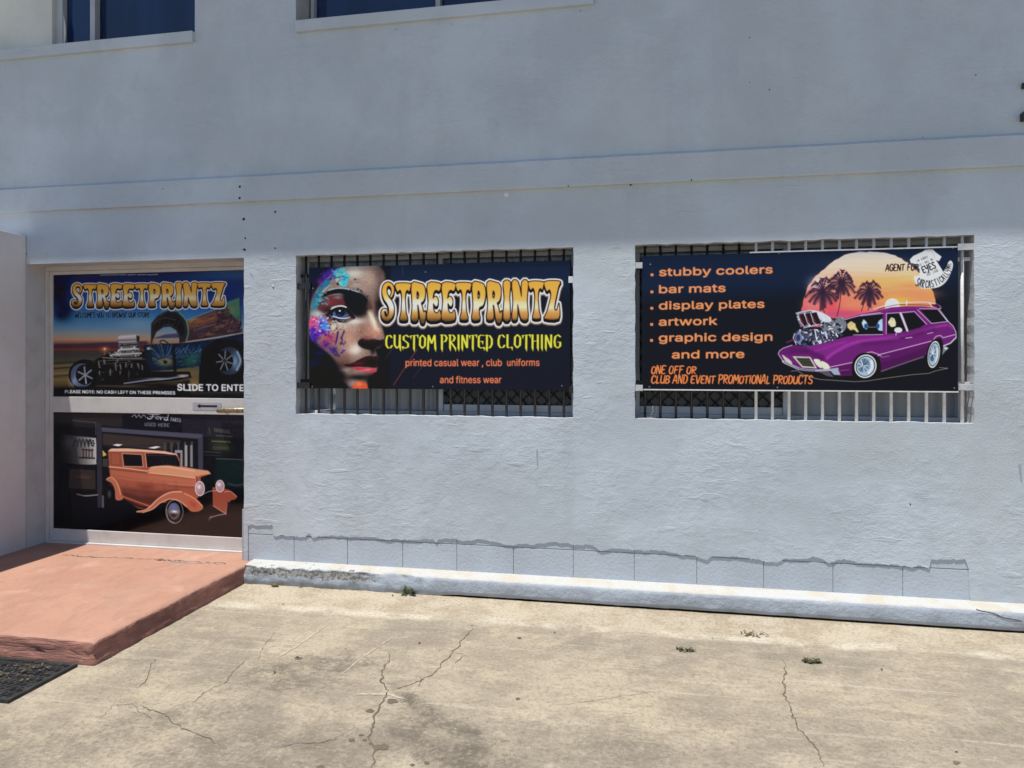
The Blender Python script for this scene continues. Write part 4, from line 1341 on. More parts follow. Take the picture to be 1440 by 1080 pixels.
    for x, y, r in [(610, 404, 11), (644, 512, 10), (676, 528, 9), (422, 455, 12), (640, 440, 5), (560, 520, 6), (590, 515, 5), (700, 600, 6), (745, 590, 7), (788, 714, 7)]:
        cv.blob(420 + x / 7.714, 340 + y / 7.714, r / 7.714 * 1.2, r / 7.714, (36, 32, 52), .95, .5, 1.0)
    # cheek splashes
    B5(200, 780, 70, 40, (176, 196, 204), .9); B5(380, 930, 60, 60, (206, 208, 180), .75); B5(330, 840, 50, 30, (96, 52, 62), .7)
    P5([(112, 860), (150, 812), (205, 818), (232, 870), (200, 920), (150, 945), (118, 930)], (226, 92, 138), .7)
    B5(140, 885, 26, 30, (240, 84, 96), .9)
    P5([(225, 880), (270, 830), (318, 880), (336, 930), (320, 985), (262, 960), (226, 920)], (52, 156, 226), .4)
    P5([(210, 850), (250, 812), (300, 840), (290, 880), (240, 880)], (118, 132, 206), .6, .9)
    P5([(120, 950), (190, 900), (240, 940), (330, 970), (300, 1010), (240, 1000), (190, 1060), (140, 1060)], (98, 40, 172), .8)
    B6(290, 240, 80, 60, (186, 70, 106), .85); B6(250, 310, 60, 40, (110, 42, 130), .85); B6(150, 220, 50, 70, (70, 42, 150), .8); B6(330, 350, 40, 34, (60, 34, 120), .9)
    B6(190, 380, 60, 30, (40, 34, 100), .7); B6(150, 470, 60, 40, (26, 36, 84), .8)
    rr0 = random.Random(8)
    for p in ([(428, 172), (410, 210), (400, 245), (412, 262), (395, 292)], [(370, 180), (356, 230), (350, 290)], [(436, 268), (430, 298), (404, 282)], [(330, 330), (352, 362), (380, 402)], [(300, 330), (330, 380), (350, 400)], [(398, 380), (428, 352)]):
        for k_ in (0, 1, 2): S6([(x + rr0.uniform(-9, 9), y + rr0.uniform(-9, 9), rr0.uniform(.6, 2.6)) for x, y in p], 14, rr0.choice([(64, 44, 118), (96, 58, 140), (44, 36, 84)]), .5, .8)
    rr = random.Random(3)
    for i in range(90):
        a, b = rr.uniform(110, 380), rr.uniform(800, 1010)
        cv.blob(420 + a / 7.714, 340 + b / 7.714, rr.uniform(.4, 1.6), rr.uniform(.3, 1.1), rr.choice([(238, 150, 190), (86, 60, 190), (70, 180, 235), (240, 236, 226), (150, 40, 110), (40, 30, 90)]), .75, rr.uniform(0, 3), .8)
    # nose
    S5([(770, 770), (800, 860), (850, 960)], 46, (226, 214, 188), 3.2, .8)
    B6(735, 190, 50, 36, (206, 142, 118), .9)
    P6([(560, 270), (600, 240), (650, 250), (700, 244), (760, 256), (806, 250), (790, 300), (740, 330), (690, 350), (620, 338), (570, 310)], (34, 22, 26), 1.2, .97)
    B6(640, 235, 50, 18, (140, 70, 74), .8); B6(620, 300, 26, 16, (10, 8, 12), .9); B6(700, 350, 30, 60, (24, 18, 22), .9)
    for i in range(46):
        a, b = rr.uniform(580, 800), rr.uniform(150, 262)
        cv.blob(420 + a / 6.75, 440 + b / 6.75, rr.uniform(.25, .7), rr.uniform(.25, .6), rr.choice([(120, 40, 50), (60, 30, 60), (224, 130, 130), (160, 70, 80)]), .8, 0, 1.0)
    # mouth
    P6([(425, 490), (500, 474), (560, 444), (620, 416), (670, 404), (715, 412), (738, 405), (742, 512), (650, 512), (560, 508), (480, 512)], (58, 24, 34), .5)
    B6(690, 470, 60, 40, (26, 12, 20), .9); B6(560, 476, 60, 14, (104, 42, 54), .8)
    P6([(486, 514), (560, 512), (640, 522), (730, 530), (728, 556), (660, 564), (590, 552), (530, 532)], (184, 66, 84), .5)
    B6(650, 534, 50, 9, (232, 124, 134), .9)
    B6(450, 536, 50, 24, (160, 148, 144), .7)
    # chin
    B6(520, 668, 50, 40, (150, 140, 136), .75)
    P6([(512, 690), (540, 655), (590, 645), (640, 668), (652, 715), (640, 745), (520, 745)], (206, 92, 58), .8)
    B6(570, 675, 40, 22, (236, 146, 108), .8)
    # skin grain and brushwork
    gr = np.random.default_rng(4).normal(0, 1, (cv.h // 3 + 1, cv.w // 3 + 1)).astype(np.float32)
    gr = np.kron(gr, np.ones((3, 3), np.float32))[:cv.h, :cv.w]
    cv.a *= (1 + .055 * bblur(gr, 1) * (cv.X < 545))[..., None]
    for i in range(420):
        u, v = rr.uniform(434, 538), rr.uniform(378, 545)
        J, I = int((v - cv.y0) * 4), int((u - cv.x0) * 4)
        c = cv.a[J, I] * rr.uniform(.8, 1.22) + np.array([rr.uniform(-6, 6) for _ in range(3)])
        a = rr.uniform(-.4, 1.2)
        l = rr.uniform(1, 4)
        if c.mean() > 34: cv.stroke([(u, v, .3), (u + l * math.cos(a), v + l * math.sin(a), 1.3), (u + 1.7 * l * math.cos(a + .2), v + 1.7 * l * math.sin(a + .2), .2)], 1, np.clip(c, 0, 255), .5, .5)
    # broken flakes of colour across temple and cheek
    zones = [((150, 330), (520, 720), [(44, 120, 140), (70, 176, 190), (30, 70, 100), (150, 190, 190)]), ((330, 540), (280, 480), [(80, 190, 204), (140, 214, 216), (40, 110, 140), (190, 186, 170)]),
             ((110, 340), (790, 1020), [(220, 84, 130), (110, 44, 170), (50, 150, 222), (190, 60, 110), (240, 200, 210), (60, 36, 120), (130, 120, 210)]), ((150, 420), (980, 1150), [(96, 40, 140), (60, 34, 110), (170, 70, 110), (40, 36, 90)]),
             ((300, 520), (840, 960), [(206, 204, 180), (180, 190, 180), (120, 60, 80)]), ((230, 400), (300, 420), [(70, 40, 150), (44, 30, 110), (120, 50, 150)])]
    for (xa, xb), (ya, yb), pal in zones:
        for i in range(70):
            f_, g_ = rr.betavariate(2, 2), rr.betavariate(2, 2)
            cx_, cy_ = xa + (xb - xa) * f_, ya + (yb - ya) * g_
            r_ = rr.uniform(4, 20)
            a_ = rr.uniform(0, 6.28)
            pg = [(cx_ + r_ * rr.uniform(.3, 1.3) * math.cos(a_ + k * 1.05), cy_ + r_ * rr.uniform(.3, 1.0) * math.sin(a_ + k * 1.05)) for k in range(6)]
            cv.poly(f5(pg), rr.choice(pal), .25, rr.uniform(.35, .85), True)
    grade(cv, 1.22, .95, 550)
    # light caught on the brow, under the eye, the nose and above the lip
    B5(610, 330, 110, 60, (206, 200, 184), .6); B5(620, 470, 60, 30, (190, 186, 178), .4); B5(600, 860, 120, 36, (206, 202, 192), .65); B5(810, 850, 22, 80, (230, 220, 196), .7, -.35)
    B6(530, 350, 60, 40, (206, 198, 186), .7); B6(470, 250, 60, 60, (190, 150, 132), .5); B6(620, 545, 70, 8, (226, 120, 130), .6)
    S5([(350, 728), (400, 702), (460, 694), (512, 708)], 14, (200, 202, 206), .5, .8); S5([(318, 782), (380, 736), (450, 716), (525, 738), (596, 820)], 26, (6, 6, 10), .5, .9)
    S5([(372, 806), (440, 828), (510, 830), (552, 816)], 9, (196, 204, 222), .35, .9)
    # lettering
    cv.stroke([(553, 541), (586, 491)], .9, (150, 52, 56), .5, .9); cv.stroke([(580, 532), (601, 505)], .6, (110, 46, 60), .4, .7)
    cv.stroke([(541, 505), (553, 488)], .5, (120, 84, 96), .4, .7); cv.stroke([(566, 374), (566, 388)], .6, (80, 80, 120), .5, .6)
    title(cv, 538, 398.2, 1, 1)
    x = 541.5
    for wd, xa, xb in (("CUSTOM", 541.5, 612.5), ("PRINTED", 619.5, 692.5), ("CLOTHING", 699.5, 789)):
        drawn(cv, wd, xa, 489.2, xb, 489.8, 18.4, .86, (214, 206, 64), asp=3.2, gap=.2, spikes=.28, halo=((26, 28, 14), 1.0, .8))
    OR = (226, 116, 76)
    sans(cv, "printed casual wear , club  uniforms", 569.7, 514.6, 758.7, 514.8, 13.6, OR, .36)
    sans(cv, "and fitness wear", 618, 538.6, 705, 538.8, 13.4, OR, .36)
    for x, y in ((598, 382.5), (608, 543.5), (438.5, 543), (440, 405), (790, 543)):
        cv.blob(x, y, .8, .8, (150, 150, 140), 1, 0, 1.0)
    return cv

# ---------- banner with the purple wagon
def art_wagon():
    cv = Canvas(899, 340, 1353, 553, 4, (17, 22, 32))
    cv.poly([(899, 340), (1353, 340), (1353, 400), (899, 420)], (24, 35, 60), 18, .9)  # sky reflected in the upper part, put into the ink colour
    rr = random.Random(9)
    # sunset disc
    pts = []
    for i in range(120):
        a = i / 120 * 2 * math.pi
        r = 97.5 + rr.uniform(-.9, .5) + .8 * math.sin(a * 9)
        pts.append((1222.5 + r * math.cos(a), 449.5 + r * math.sin(a)))
    def sky_(X, Y):
        v = np.clip((Y - 352) / 100, 0, 1); u = np.clip((X - 1125) / 195, 0, 1)
        st = [0, .22, .42, .62, .8, 1]
        L = [(226, 196, 192), (232, 188, 172), (226, 160, 142), (216, 112, 106), (206, 92, 100), (170, 66, 104)]
        Rr = [(226, 196, 190), (238, 190, 154), (238, 172, 104), (232, 150, 78), (226, 134, 92), (206, 100, 90)]
        o = np.empty((Y.shape[0], X.shape[1], 3), np.float32)
        for c in range(3):
            o[..., c] = np.interp(v, st, [q[c] for q in L]) * (1 - u) + np.interp(v, st, [q[c] for q in Rr]) * u
        o += (3 * np.sin(Y * .9 + 1.2 * np.sin(X * .09) + .02 * X))[..., None]
        return o
    cv.poly([q for q in pts if q[1] < 462], sky_)
    for x, y, rx, ry, c, a in [(1150, 400, 14, 12, (226, 204, 210), .8), (1145, 428, 16, 10, (214, 120, 116), .8), (1170, 430, 12, 10, (206, 74, 84), .9), (1200, 428, 22, 8, (226, 132, 90), .7), (1185, 440, 40, 6, (186, 70, 110), .8),
                               (1240, 395, 50, 9, (240, 166, 90), .7), (1290, 412, 30, 8, (228, 132, 96), .8), (1280, 400, 22, 4, (206, 130, 84), .6), (1230, 372, 50, 10, (232, 184, 160), .6), (1262, 424, 22, 10, (244, 178, 70), .9)]:
        cv.blob(x, y, rx, ry, c, a)
    cv.blob(1254.5, 429.5, 10.5, 11, (248, 236, 220), 1, 0, .8)
    # palms
    def palm(cx, cy, trunks, L, seed):
        q = random.Random(seed)
        dk = (58, 36, 56)
        for tpts in trunks: cv.stroke(tpts, 1.1, (70, 34, 50), .15, 1, True)
        for k in range(15):
            a = -math.pi / 2 + (k - 7) * .43 + q.uniform(-.12, .12)
            l = L * q.uniform(.75, 1.05)
            ex, ey = cx + math.cos(a) * l, cy + math.sin(a) * l * .78 + l * .22
            mx, my = cx + math.cos(a) * l * .55, cy + math.sin(a) * l * .62 - l * .10
            spine = crv([(cx, cy), (mx, my), (ex, ey)], False, 7)
            for i, (x, y) in enumerate(spine):
                f = i / (len(spine) - 1)
                cv.stroke([(x, y), (spine[min(i + 1, len(spine) - 1)][0], spine[min(i + 1, len(spine) - 1)][1])], 1.5 - f, dk, .2, .95)
                for sgn in (-1, 1):
                    b = math.atan2(ey - cy, ex - cx) + sgn * (.9) + .35 * math.cos(a)
                    ll = (1 - abs(f - .35)) * L * .26
                    cv.stroke([(x, y, 1.25), (x + math.cos(b) * ll, y + math.sin(b) * ll + ll * .25, .3)], .6, dk, .25, .9)
        cv.blob(cx, cy + 1, 5, 6, (48, 30, 50), .8)
    z1 = lambda p: zc(p, 7.717, 1080, 320)
    palm(*z1([(590, 690)])[0], [z1([(590, 700), (568, 820), (562, 905)]), z1([(600, 720), (592, 830), (612, 920)])], 25, 1)
    palm(*z1([(795, 592)])[0], [z1([(795, 600), (788, 720), (774, 840), (748, 960)])], 22, 2)
    palm(*z1([(1095, 690)])[0], [z1([(1095, 700), (1100, 800), (1085, 890)]), z1([(1060, 760), (1035, 830), (1012, 900)])], 21, 3)
    # wagon
    A = lambda p: zc(p, 6, 1080, 420)
    B = lambda p: zc(p, 6, 1220, 420)
    pu, pd, ph, wl = (104, 30, 108), (62, 16, 70), (158, 56, 158), (206, 196, 206)
    # shadow area and ground lines
    cv.poly(A([(200, 560), (700, 640), (1500, 560), (1560, 600), (1000, 690), (420, 680)]), (14, 17, 24), 1)
    cv.stroke(A([(200, 612), (250, 606), (320, 650), (440, 680), (740, 697), (840, 690)]) + B([(140, 668), (380, 634), (520, 622), (580, 600), (682, 578), (610, 572)]), .7, (150, 142, 150), .15)
    body = A([(88, 466), (100, 440), (130, 418), (200, 390), (330, 402), (480, 368), (600, 334), (680, 312), (640, 176)]) + A([(660, 164), (780, 126), (960, 88)]) + \
        B([(60, 100), (200, 66), (330, 56), (480, 58), (590, 72), (620, 110), (684, 186), (716, 214), (742, 262), (750, 316), (700, 372), (640, 388), (634, 350), (612, 320), (580, 330), (550, 372), (520, 430), (478, 478), (300, 548), (90, 622), (104, 560), (84, 500), (30, 470)]) + \
        A([(850, 470), (780, 500), (740, 560), (712, 644), (600, 650), (520, 596), (380, 604), (260, 596), (140, 548), (106, 500)])
    cv.poly(body, pu)
    # paint modelling
    cv.poly(A([(330, 404), (500, 372), (700, 312), (960, 300), (1100, 300), (1000, 340), (760, 380), (560, 470), (500, 520), (470, 470)]), (122, 36, 124), 1.2, .95, True)
    cv.stroke(A([(500, 500), (580, 440), (720, 370), (900, 340), (1100, 330)]), 3.2, ph, 1.8, .85, True)
    cv.stroke(A([(400, 440), (520, 400), (660, 360)]), 2.4, (140, 48, 142), 1.5, .8, True)
    cv.poly(A([(90, 466), (130, 420), (210, 395), (320, 405), (360, 460), (210, 480), (130, 470)]), (92, 26, 98), 1.4, .9)
    cv.poly(A([(520, 590), (720, 540), (750, 560), (712, 644), (600, 640)]), (84, 22, 88), 1)
    cv.poly(B([(100, 480), (550, 352), (520, 430), (478, 478), (90, 612)]), (86, 22, 90), 1.4, .9)
    cv.stroke(B([(120, 330), (330, 300), (520, 240), (660, 210)]), 2.4, (140, 48, 142), 1.5, .8, True)
    cv.stroke(B([(480, 270), (560, 236), (680, 215), (716, 240)]), 2.2, (150, 54, 150), 1.3, .8, True)
    cv.poly(A([(300, 588), (520, 590), (600, 640), (420, 620)]), pd, .8)
    for pp_ in (B([(100, 560), (320, 490), (500, 420)]), B([(110, 600), (300, 530), (470, 466)]), A([(560, 630), (640, 626), (706, 600)])): cv.stroke(pp_, 4.5, (62, 14, 66), 3.0, .7, True)
    cv.stroke(B([(-40, 380), (200, 350), (420, 290), (560, 250)]), 5, (78, 20, 82), 3.2, .6, True)
    cv.stroke(A([(200, 440), (320, 440), (460, 500)]), 5, (70, 18, 76), 3.0, .6, True)
    # roof and rack
    cv.poly(A([(650, 170), (780, 130), (960, 92)]) + B([(70, 100), (200, 66), (380, 56), (590, 74), (600, 84), (400, 74), (220, 86), (60, 122), (-60, 140), (-170, 172)]), (118, 36, 118), .4)
    cv.stroke(B([(50, 82), (150, 52), (320, 26), (470, 20), (580, 36), (618, 66), (600, 74)]), 1.3, (196, 190, 196), .2, 1, True)
    cv.stroke(B([(90, 84), (240, 46), (420, 44), (540, 48)]), .8, (30, 24, 40), .2, 1, True)
    cv.stroke(B([(330, 10), (328, 46)]), 1.4, (226, 220, 220), .2); cv.stroke(B([(520, 30), (540, 56)]), 1.2, (206, 200, 206), .2)
    cv.poly(B([(535, 40), (590, 34), (622, 66), (600, 72), (550, 54)]), (70, 20, 76), .3)
    # glass
    gl = (13, 16, 24)
    cv.poly(A([(652, 180), (700, 160), (800, 140), (955, 122), (966, 296), (800, 300), (620, 320), (668, 250)]), gl, .2)
    cv.poly(B([(-64, 150), (128, 122), (128, 292), (-40, 298)]), gl, .2)
    cv.poly(B([(166, 122), (266, 116), (330, 264), (240, 284), (164, 288)]), gl, .2)
    cv.poly(B([(296, 118), (392, 108), (486, 206), (440, 236), (348, 262)]), gl, .2)
    cv.poly(B([(440, 84), (590, 84), (668, 182), (545, 196)]), gl, .2)
    for p in (B([(-60, 140), (130, 118)]), B([(158, 118), (158, 292)]), B([(158, 118), (280, 110), (396, 100), (500, 208)]), B([(434, 76), (588, 76), (676, 182), (540, 200), (420, 84)]), B([(130, 296), (-120, 302)]), A([(652, 172), (800, 130), (950, 112)])):
        cv.stroke(p, .75, wl, .15)
    cv.stroke(B([(278, 118), (300, 170), (336, 262)]), 3.0, (190, 188, 192), .2)
    cv.stroke(B([(146, 112), (146, 292)]), 2.4, (116, 36, 118), .2)
    cv.stroke(B([(412, 84), (470, 150), (520, 205)]), 1.4, (120, 40, 124), .2)
    cv.stroke(B([(600, 76), (684, 186), (722, 220), (746, 270), (750, 318)]), .9, wl, .15)
    # pale shapes behind the windscreen
    for p, c in ((A([(668, 210), (700, 186), (736, 206), (744, 236), (768, 276), (752, 280), (730, 258), (692, 262), (672, 240)]), (206, 184, 128)), (B([(172, 190), (200, 150), (226, 160), (240, 196), (236, 226), (204, 234), (180, 216)]), (206, 196, 160))):
        cv.poly(p, c, .2)
    cv.poly(A([(790, 200), (806, 168), (830, 190), (846, 226), (832, 256), (806, 240)]), (176, 200, 222), .3); cv.poly(A([(912, 226), (936, 180), (966, 160), (968, 268), (934, 262)]), (160, 190, 216), .3)
    cv.blob(1080 + 826 / 6, 420 + 226 / 6, 2.6, 3.6, (44, 74, 130), 1, 0, 1.0); cv.blob(1080 + 926 / 6, 420 + 226 / 6, 2.6, 3.6, (44, 74, 130), 1, 0, 1.0)
    cv.stroke(A([(850, 236), (910, 234)]), .8, (150, 140, 120), .2)
    for i in range(7): cv.blob(1080 + rr.uniform(676, 740) / 6, 420 + rr.uniform(200, 255) / 6, .7, .5, (110, 84, 50), .8, 0, 1)
    for i in range(9): cv.blob(1220 + rr.uniform(176, 236) / 6, 420 + rr.uniform(160, 226) / 6, .9, .6, rr.choice([(90, 80, 60), (236, 230, 200)]), .8, 0, 1)
    # mirror and handles
    cv.blob(1220 + 260 / 6, 420 + 258 / 6, 5.6, 3.8, (214, 210, 218), 1, 0, 1.0); cv.stroke(B([(244, 280), (240, 300)]), 1, (200, 196, 204), .2)
    cv.stroke(B([(322, 326), (376, 318)]), .9, (214, 190, 214), .2); cv.stroke(B([(505, 288), (552, 276)]), .8, (214, 190, 214), .2)
    # blower and engine
    scoop = A([(234, 122), (270, 106), (360, 94), (440, 108), (520, 152), (546, 164), (640, 148), (656, 180), (664, 220), (650, 262), (600, 300), (560, 270), (460, 262), (430, 214), (300, 248), (262, 210)])
    cv.poly(scoop, (112, 116, 128), .2)
    cv.chrome(scoop, 130, 4, L=6.0, w=1.5)
    cv.poly(A([(360, 96), (440, 108), (530, 160), (520, 200), (450, 180), (400, 130)]), (206, 210, 218), .6, .85, True)
    for x in (0, 56, 108):
        cv.poly(A([(254 + x, 134 - x * .12), (300 + x, 126 - x * .14), (338 + x, 206 - x * .02), (306 + x, 234 - x * .1), (272 + x, 200)]), (40, 22, 32), .3)
        cv.stroke(A([(262 + x, 140), (300 + x, 225 - x * .1)]), 1.3, (150, 60, 82), .5, .8)
        cv.stroke(A([(250 + x, 130 - x * .12), (276 + x, 200), (308 + x, 238 - x * .1)]), .9, (206, 204, 214), .2)
    cv.stroke(A([(236, 122), (362, 94)]), 1, (206, 204, 214), .2); cv.stroke(A([(300, 246), (430, 214)]), 1, (190, 190, 204), .2)
    eng = A([(214, 300), (250, 262), (320, 250), (440, 258), (560, 272), (640, 300), (600, 336), (470, 372), (330, 404), (236, 380)])
    cv.poly(eng, (58, 62, 82), .2)
    cv.chrome(eng, 190, 5, hi=(226, 230, 240), L=5.5, w=1.5); cv.chrome(eng, 60, 15, (24, 22, 70), (120, 130, 190), 4.0, 1.0)
    cv.blob(1080 + 262 / 6, 420 + 330 / 6, 5, 8, (120, 130, 160), .9, 0, .8); cv.blob(1080 + 256 / 6, 420 + 330 / 6, 3, 5, (40, 44, 90), .9, 0, .8)
    cv.stroke(A([(226, 296), (214, 330), (240, 386)]), 1.2, (190, 190, 204), .3)
    for k in range(5): cv.stroke(A([(398 + k * 44, 270 + k * 4), (412 + k * 44, 350 - k * 8)]), 1.6, (40, 34, 84) if k % 2 else (204, 206, 214), .3)
    cv.stroke(A([(160, 370), (200, 352), (226, 346)]), 1.6, (150, 48, 110), 1.0, .8)
    # front end
    cv.poly(A([(208, 486), (360, 490), (418, 588), (292, 580)]), (190, 186, 176), .2); cv.poly(A([(236, 498), (352, 500), (396, 576), (296, 568)]), (66, 68, 58), .2)
    for k in range(5): cv.stroke(A([(246 + k * 12, 512 + k * 13), (358 + k * 9, 514 + k * 13)]), .5, (24, 26, 22), .2)
    for p in (A([(388, 512), (440, 516), (458, 584), (414, 560)]), A([(450, 526), (504, 546), (526, 586), (470, 590)])): cv.poly(p, (206, 204, 184), .4, 1, True)
    for p in (A([(120, 474), (160, 500), (186, 546), (150, 526)]), A([(160, 500), (200, 530), (206, 560), (180, 548)])): cv.poly(p, (186, 184, 172), .4, 1, True)
    cv.stroke(A([(130, 530), (240, 580), (290, 596), (400, 604), (520, 600), (590, 590)]), 3.2, (160, 162, 172), .5, 1, True)
    cv.stroke(A([(140, 536), (260, 590), (400, 606)]), 1.0, (70, 62, 84), .3, 1, True)
    cv.poly(A([(520, 592), (590, 582), (616, 640), (560, 640)]), (150, 160, 176), .5)
    cv.poly(A([(430, 616), (520, 616), (560, 660), (500, 650)]), (84, 82, 90), .5)
    cv.stroke(A([(88, 466), (100, 440), (130, 418), (205, 392)]), .8, wl, .15); cv.stroke(A([(90, 470), (140, 545), (262, 598)]), .8, wl, .15)
    cv.stroke(A([(530, 574), (716, 534), (742, 490), (800, 456), (880, 444), (940, 466), (958, 480)]), .9, (206, 186, 206), .15)
    cv.stroke(B([(86, 478), (104, 466), (550, 346), (580, 308), (616, 300), (640, 320)]), .9, (206, 186, 206), .15); cv.stroke(B([(640, 320), (742, 292)]), .9, (206, 186, 206), .15)
    cv.stroke(B([(120, 490), (186, 476)]), .7, (190, 160, 190), .4, .8)
    cv.stroke(A([(600, 606), (690, 596)]), 1.2, (130, 60, 120), .4)
    cv.stroke(B([(90, 618), (300, 542), (474, 482)]), 1.6, (106, 92, 104), .4)
    cv.stroke(B([(640, 390), (700, 366), (748, 318)]), 1.6, (190, 192, 204), .3); cv.poly(B([(636, 400), (660, 388), (686, 408), (660, 432), (630, 470), (622, 420)]), (120, 126, 136), .3); cv.poly(B([(640, 398), (684, 406), (664, 424)]), (190, 196, 206), .3)
    # wheels
    def wheel(cx, cy, rx, ry, ang, seed):
        cv.blob(cx, cy, rx * 1.26, ry * 1.16, (15, 16, 20), 1, ang, 1.0)
        cv.blob(cx, cy, rx, ry, (228, 228, 226), 1, ang, 1.0)
        cv.blob(cx, cy, rx * .90, ry * .90, (20, 22, 28), 1, ang, 1.0)
        cv.blob(cx, cy, rx * .82, ry * .84, (150, 172, 192), 1, ang, 1.0)
        cv.blob(cx - rx * .18, cy - ry * .08, rx * .55, ry * .6, (96, 118, 140), .9, ang, 1.0)
        q = random.Random(seed)
        for i in range(9):
            a = i * .7
            cv.stroke([(cx - rx * .2, cy - ry * .05), (cx - rx * .2 + math.cos(a) * rx * .5, cy - ry * .05 + math.sin(a) * ry * .55)], .9, q.choice([(206, 220, 230), (40, 50, 64), (230, 236, 240)]), .3, .9)
        cv.stroke([(cx + rx * .3, cy + ry * .55), (cx + rx * .62, cy + ry * .1), (cx + rx * .55, cy - ry * .45)], rx * .2, (216, 228, 236), .5, .85, True)
    cv.poly(A([(722, 640), (740, 560), (780, 500), (850, 470), (930, 480), (955, 560), (930, 640)]), (14, 16, 20), .4, 1, True)
    wheel(1080 + 826 / 6, 420 + 566 / 6, 15.2, 16.6, .35, 2)
    cv.poly(B([(540, 420), (580, 340), (620, 330), (640, 400), (620, 520), (600, 580), (560, 580), (520, 520)]), (14, 16, 20), .4, 1, True)
    wheel(1220 + 562 / 6, 420 + 462 / 6, 8.2, 19.0, .14, 6)
    # shirt and small lettering
    z2 = lambda p: zc(p, 7.712, 1220, 320)
    shirt = z2([(452, 336), (490, 296), (590, 250), (622, 226), (700, 222), (724, 250), (796, 302), (768, 352), (736, 340), (800, 440), (842, 520), (790, 590), (690, 620), (560, 610), (500, 540), (560, 500), (560, 440), (520, 390), (462, 372)])
    cv.poly(z2([(500, 520), (600, 520), (800, 480), (880, 350), (920, 380), (900, 470), (840, 580), (740, 640), (560, 640)]), (226, 224, 220), .6, 1, True)
    cv.poly(shirt, (216, 220, 222), .3)
    cv.stroke(z2([(452, 336), (490, 296), (590, 250), (622, 226), (700, 222), (724, 250), (796, 302), (768, 352), (736, 340), (800, 440)]), .5, (110, 112, 120), .15)
    cv.stroke(z2([(690, 240), (728, 330)]), .5, (130, 132, 140), .15); cv.stroke(z2([(622, 232), (660, 246), (700, 228)]), .5, (120, 122, 130), .15)
    ca, sa = math.cos(-.42), math.sin(-.42)
    def ln(body, ux, uy, wdt, hgt, wpen, c=(22, 22, 28)):
        n = len(body); u = wdt / n
        for i, ch in enumerate(body):
            for pl in SK.get(ch, []):
                pts = []
                for px, py in pl:
                    x = ux - wdt / 2 + (i + px * .8) * u; y = uy + (py - .5) * hgt
                    pts.append((1220 + (x * ca - y * sa) / 7.712, 320 + (x * sa + y * ca) / 7.712))
                cv.stroke(pts, wpen, c, .1, .95)
    # coordinates along the tilted shirt front
    c0 = lambda x, y: (x * ca + y * sa, -x * sa + y * ca)
    ln("IM SORRY", *c0(586, 330), 130, 26, .35); ln("DID I ROLL MY", *c0(622, 366), 180, 26, .35); ln("EYES", *c0(660, 420), 160, 72, 1.6); ln("OUT LOUD", *c0(700, 474), 136, 28, .35)
    arc = crv(z2([(522, 572), (600, 598), (690, 598), (778, 560), (842, 500), (872, 430), (872, 372)]), False, 12)
    cum = [0]
    for a, b in zip(arc, arc[1:]): cum.append(cum[-1] + math.hypot(b[0] - a[0], b[1] - a[1]))
    word = "SARCASTICALLYME"
    for i, ch in enumerate(word):
        s0 = cum[-1] * (i + .5) / len(word)
        j = next(k for k in range(1, len(cum)) if cum[k] >= s0)
        a, b = arc[j - 1], arc[j]
        an = math.atan2(b[1] - a[1], b[0] - a[0])
        hh, ww = (11.5 - 5.0 * i / len(word)), cum[-1] / len(word) * .74
        for pl in SK[ch]:
            pts = [(b[0] + (px - .5) * ww * math.cos(an) - (py - .5) * hh * math.sin(an), b[1] + (px - .5) * ww * math.sin(an) + (py - .5) * hh * math.cos(an)) for px, py in pl]
            cv.stroke(pts, 1.15 - .02 * i, (16, 16, 20), .12)
    drawn(cv, "AGENT FOR", 1244.5, 380, 1290.5, 378.5, 9.0, 1.35, (16, 14, 18), slant=.08, gap=.1, halo=((240, 214, 190), .9, .5), jit=.08)
    grade(cv, 1.08, .96)
    # left-hand list
    OR = (238, 136, 84)
    for body, x0, y0, x1, y1 in (("stubby coolers", 926.2, 389.4, 1086.2, 384.2), ("bar mats", 926.2, 413.4, 1020.2, 410.8), ("display plates", 926.2, 436.4, 1075, 432.8), ("artwork", 926.2, 459.2, 1009, 457.2), ("graphic design", 926.4, 481.6, 1086.6, 479.0), ("and more", 945, 505.2, 1047.4, 503.6)):
        sans(cv, body, x0, y0, x1, y1, 15.4, OR, .58)
        if body != "and more": cv.poly([(914.6, y0 - 3.4), (918.6, y0 - 3.4), (918.6, y0 + .4), (914.6, y0 + .4)], OR)
    G_ = dict(slant=.12, gap=.10, jit=.10)
    drawn(cv, "ONE OFF OR", 916, 527, 979, 526.6, 10.8, 1.6, (226, 120, 64), **G_)
    drawn(cv, "CLUB AND EVENT PROMOTIONAL PRODUCTS", 916, 540.2, 1143, 539.4, 11.0, 1.6, (226, 120, 64), seed=4, **G_)
    for x, y in ((914, 373), (914, 545.5), (1094, 545), (1094.6, 356.4), (1339, 347), (1343, 544)): cv.blob(x, y, .9, .8, (150, 156, 164), 1, 0, 1)
    return cv

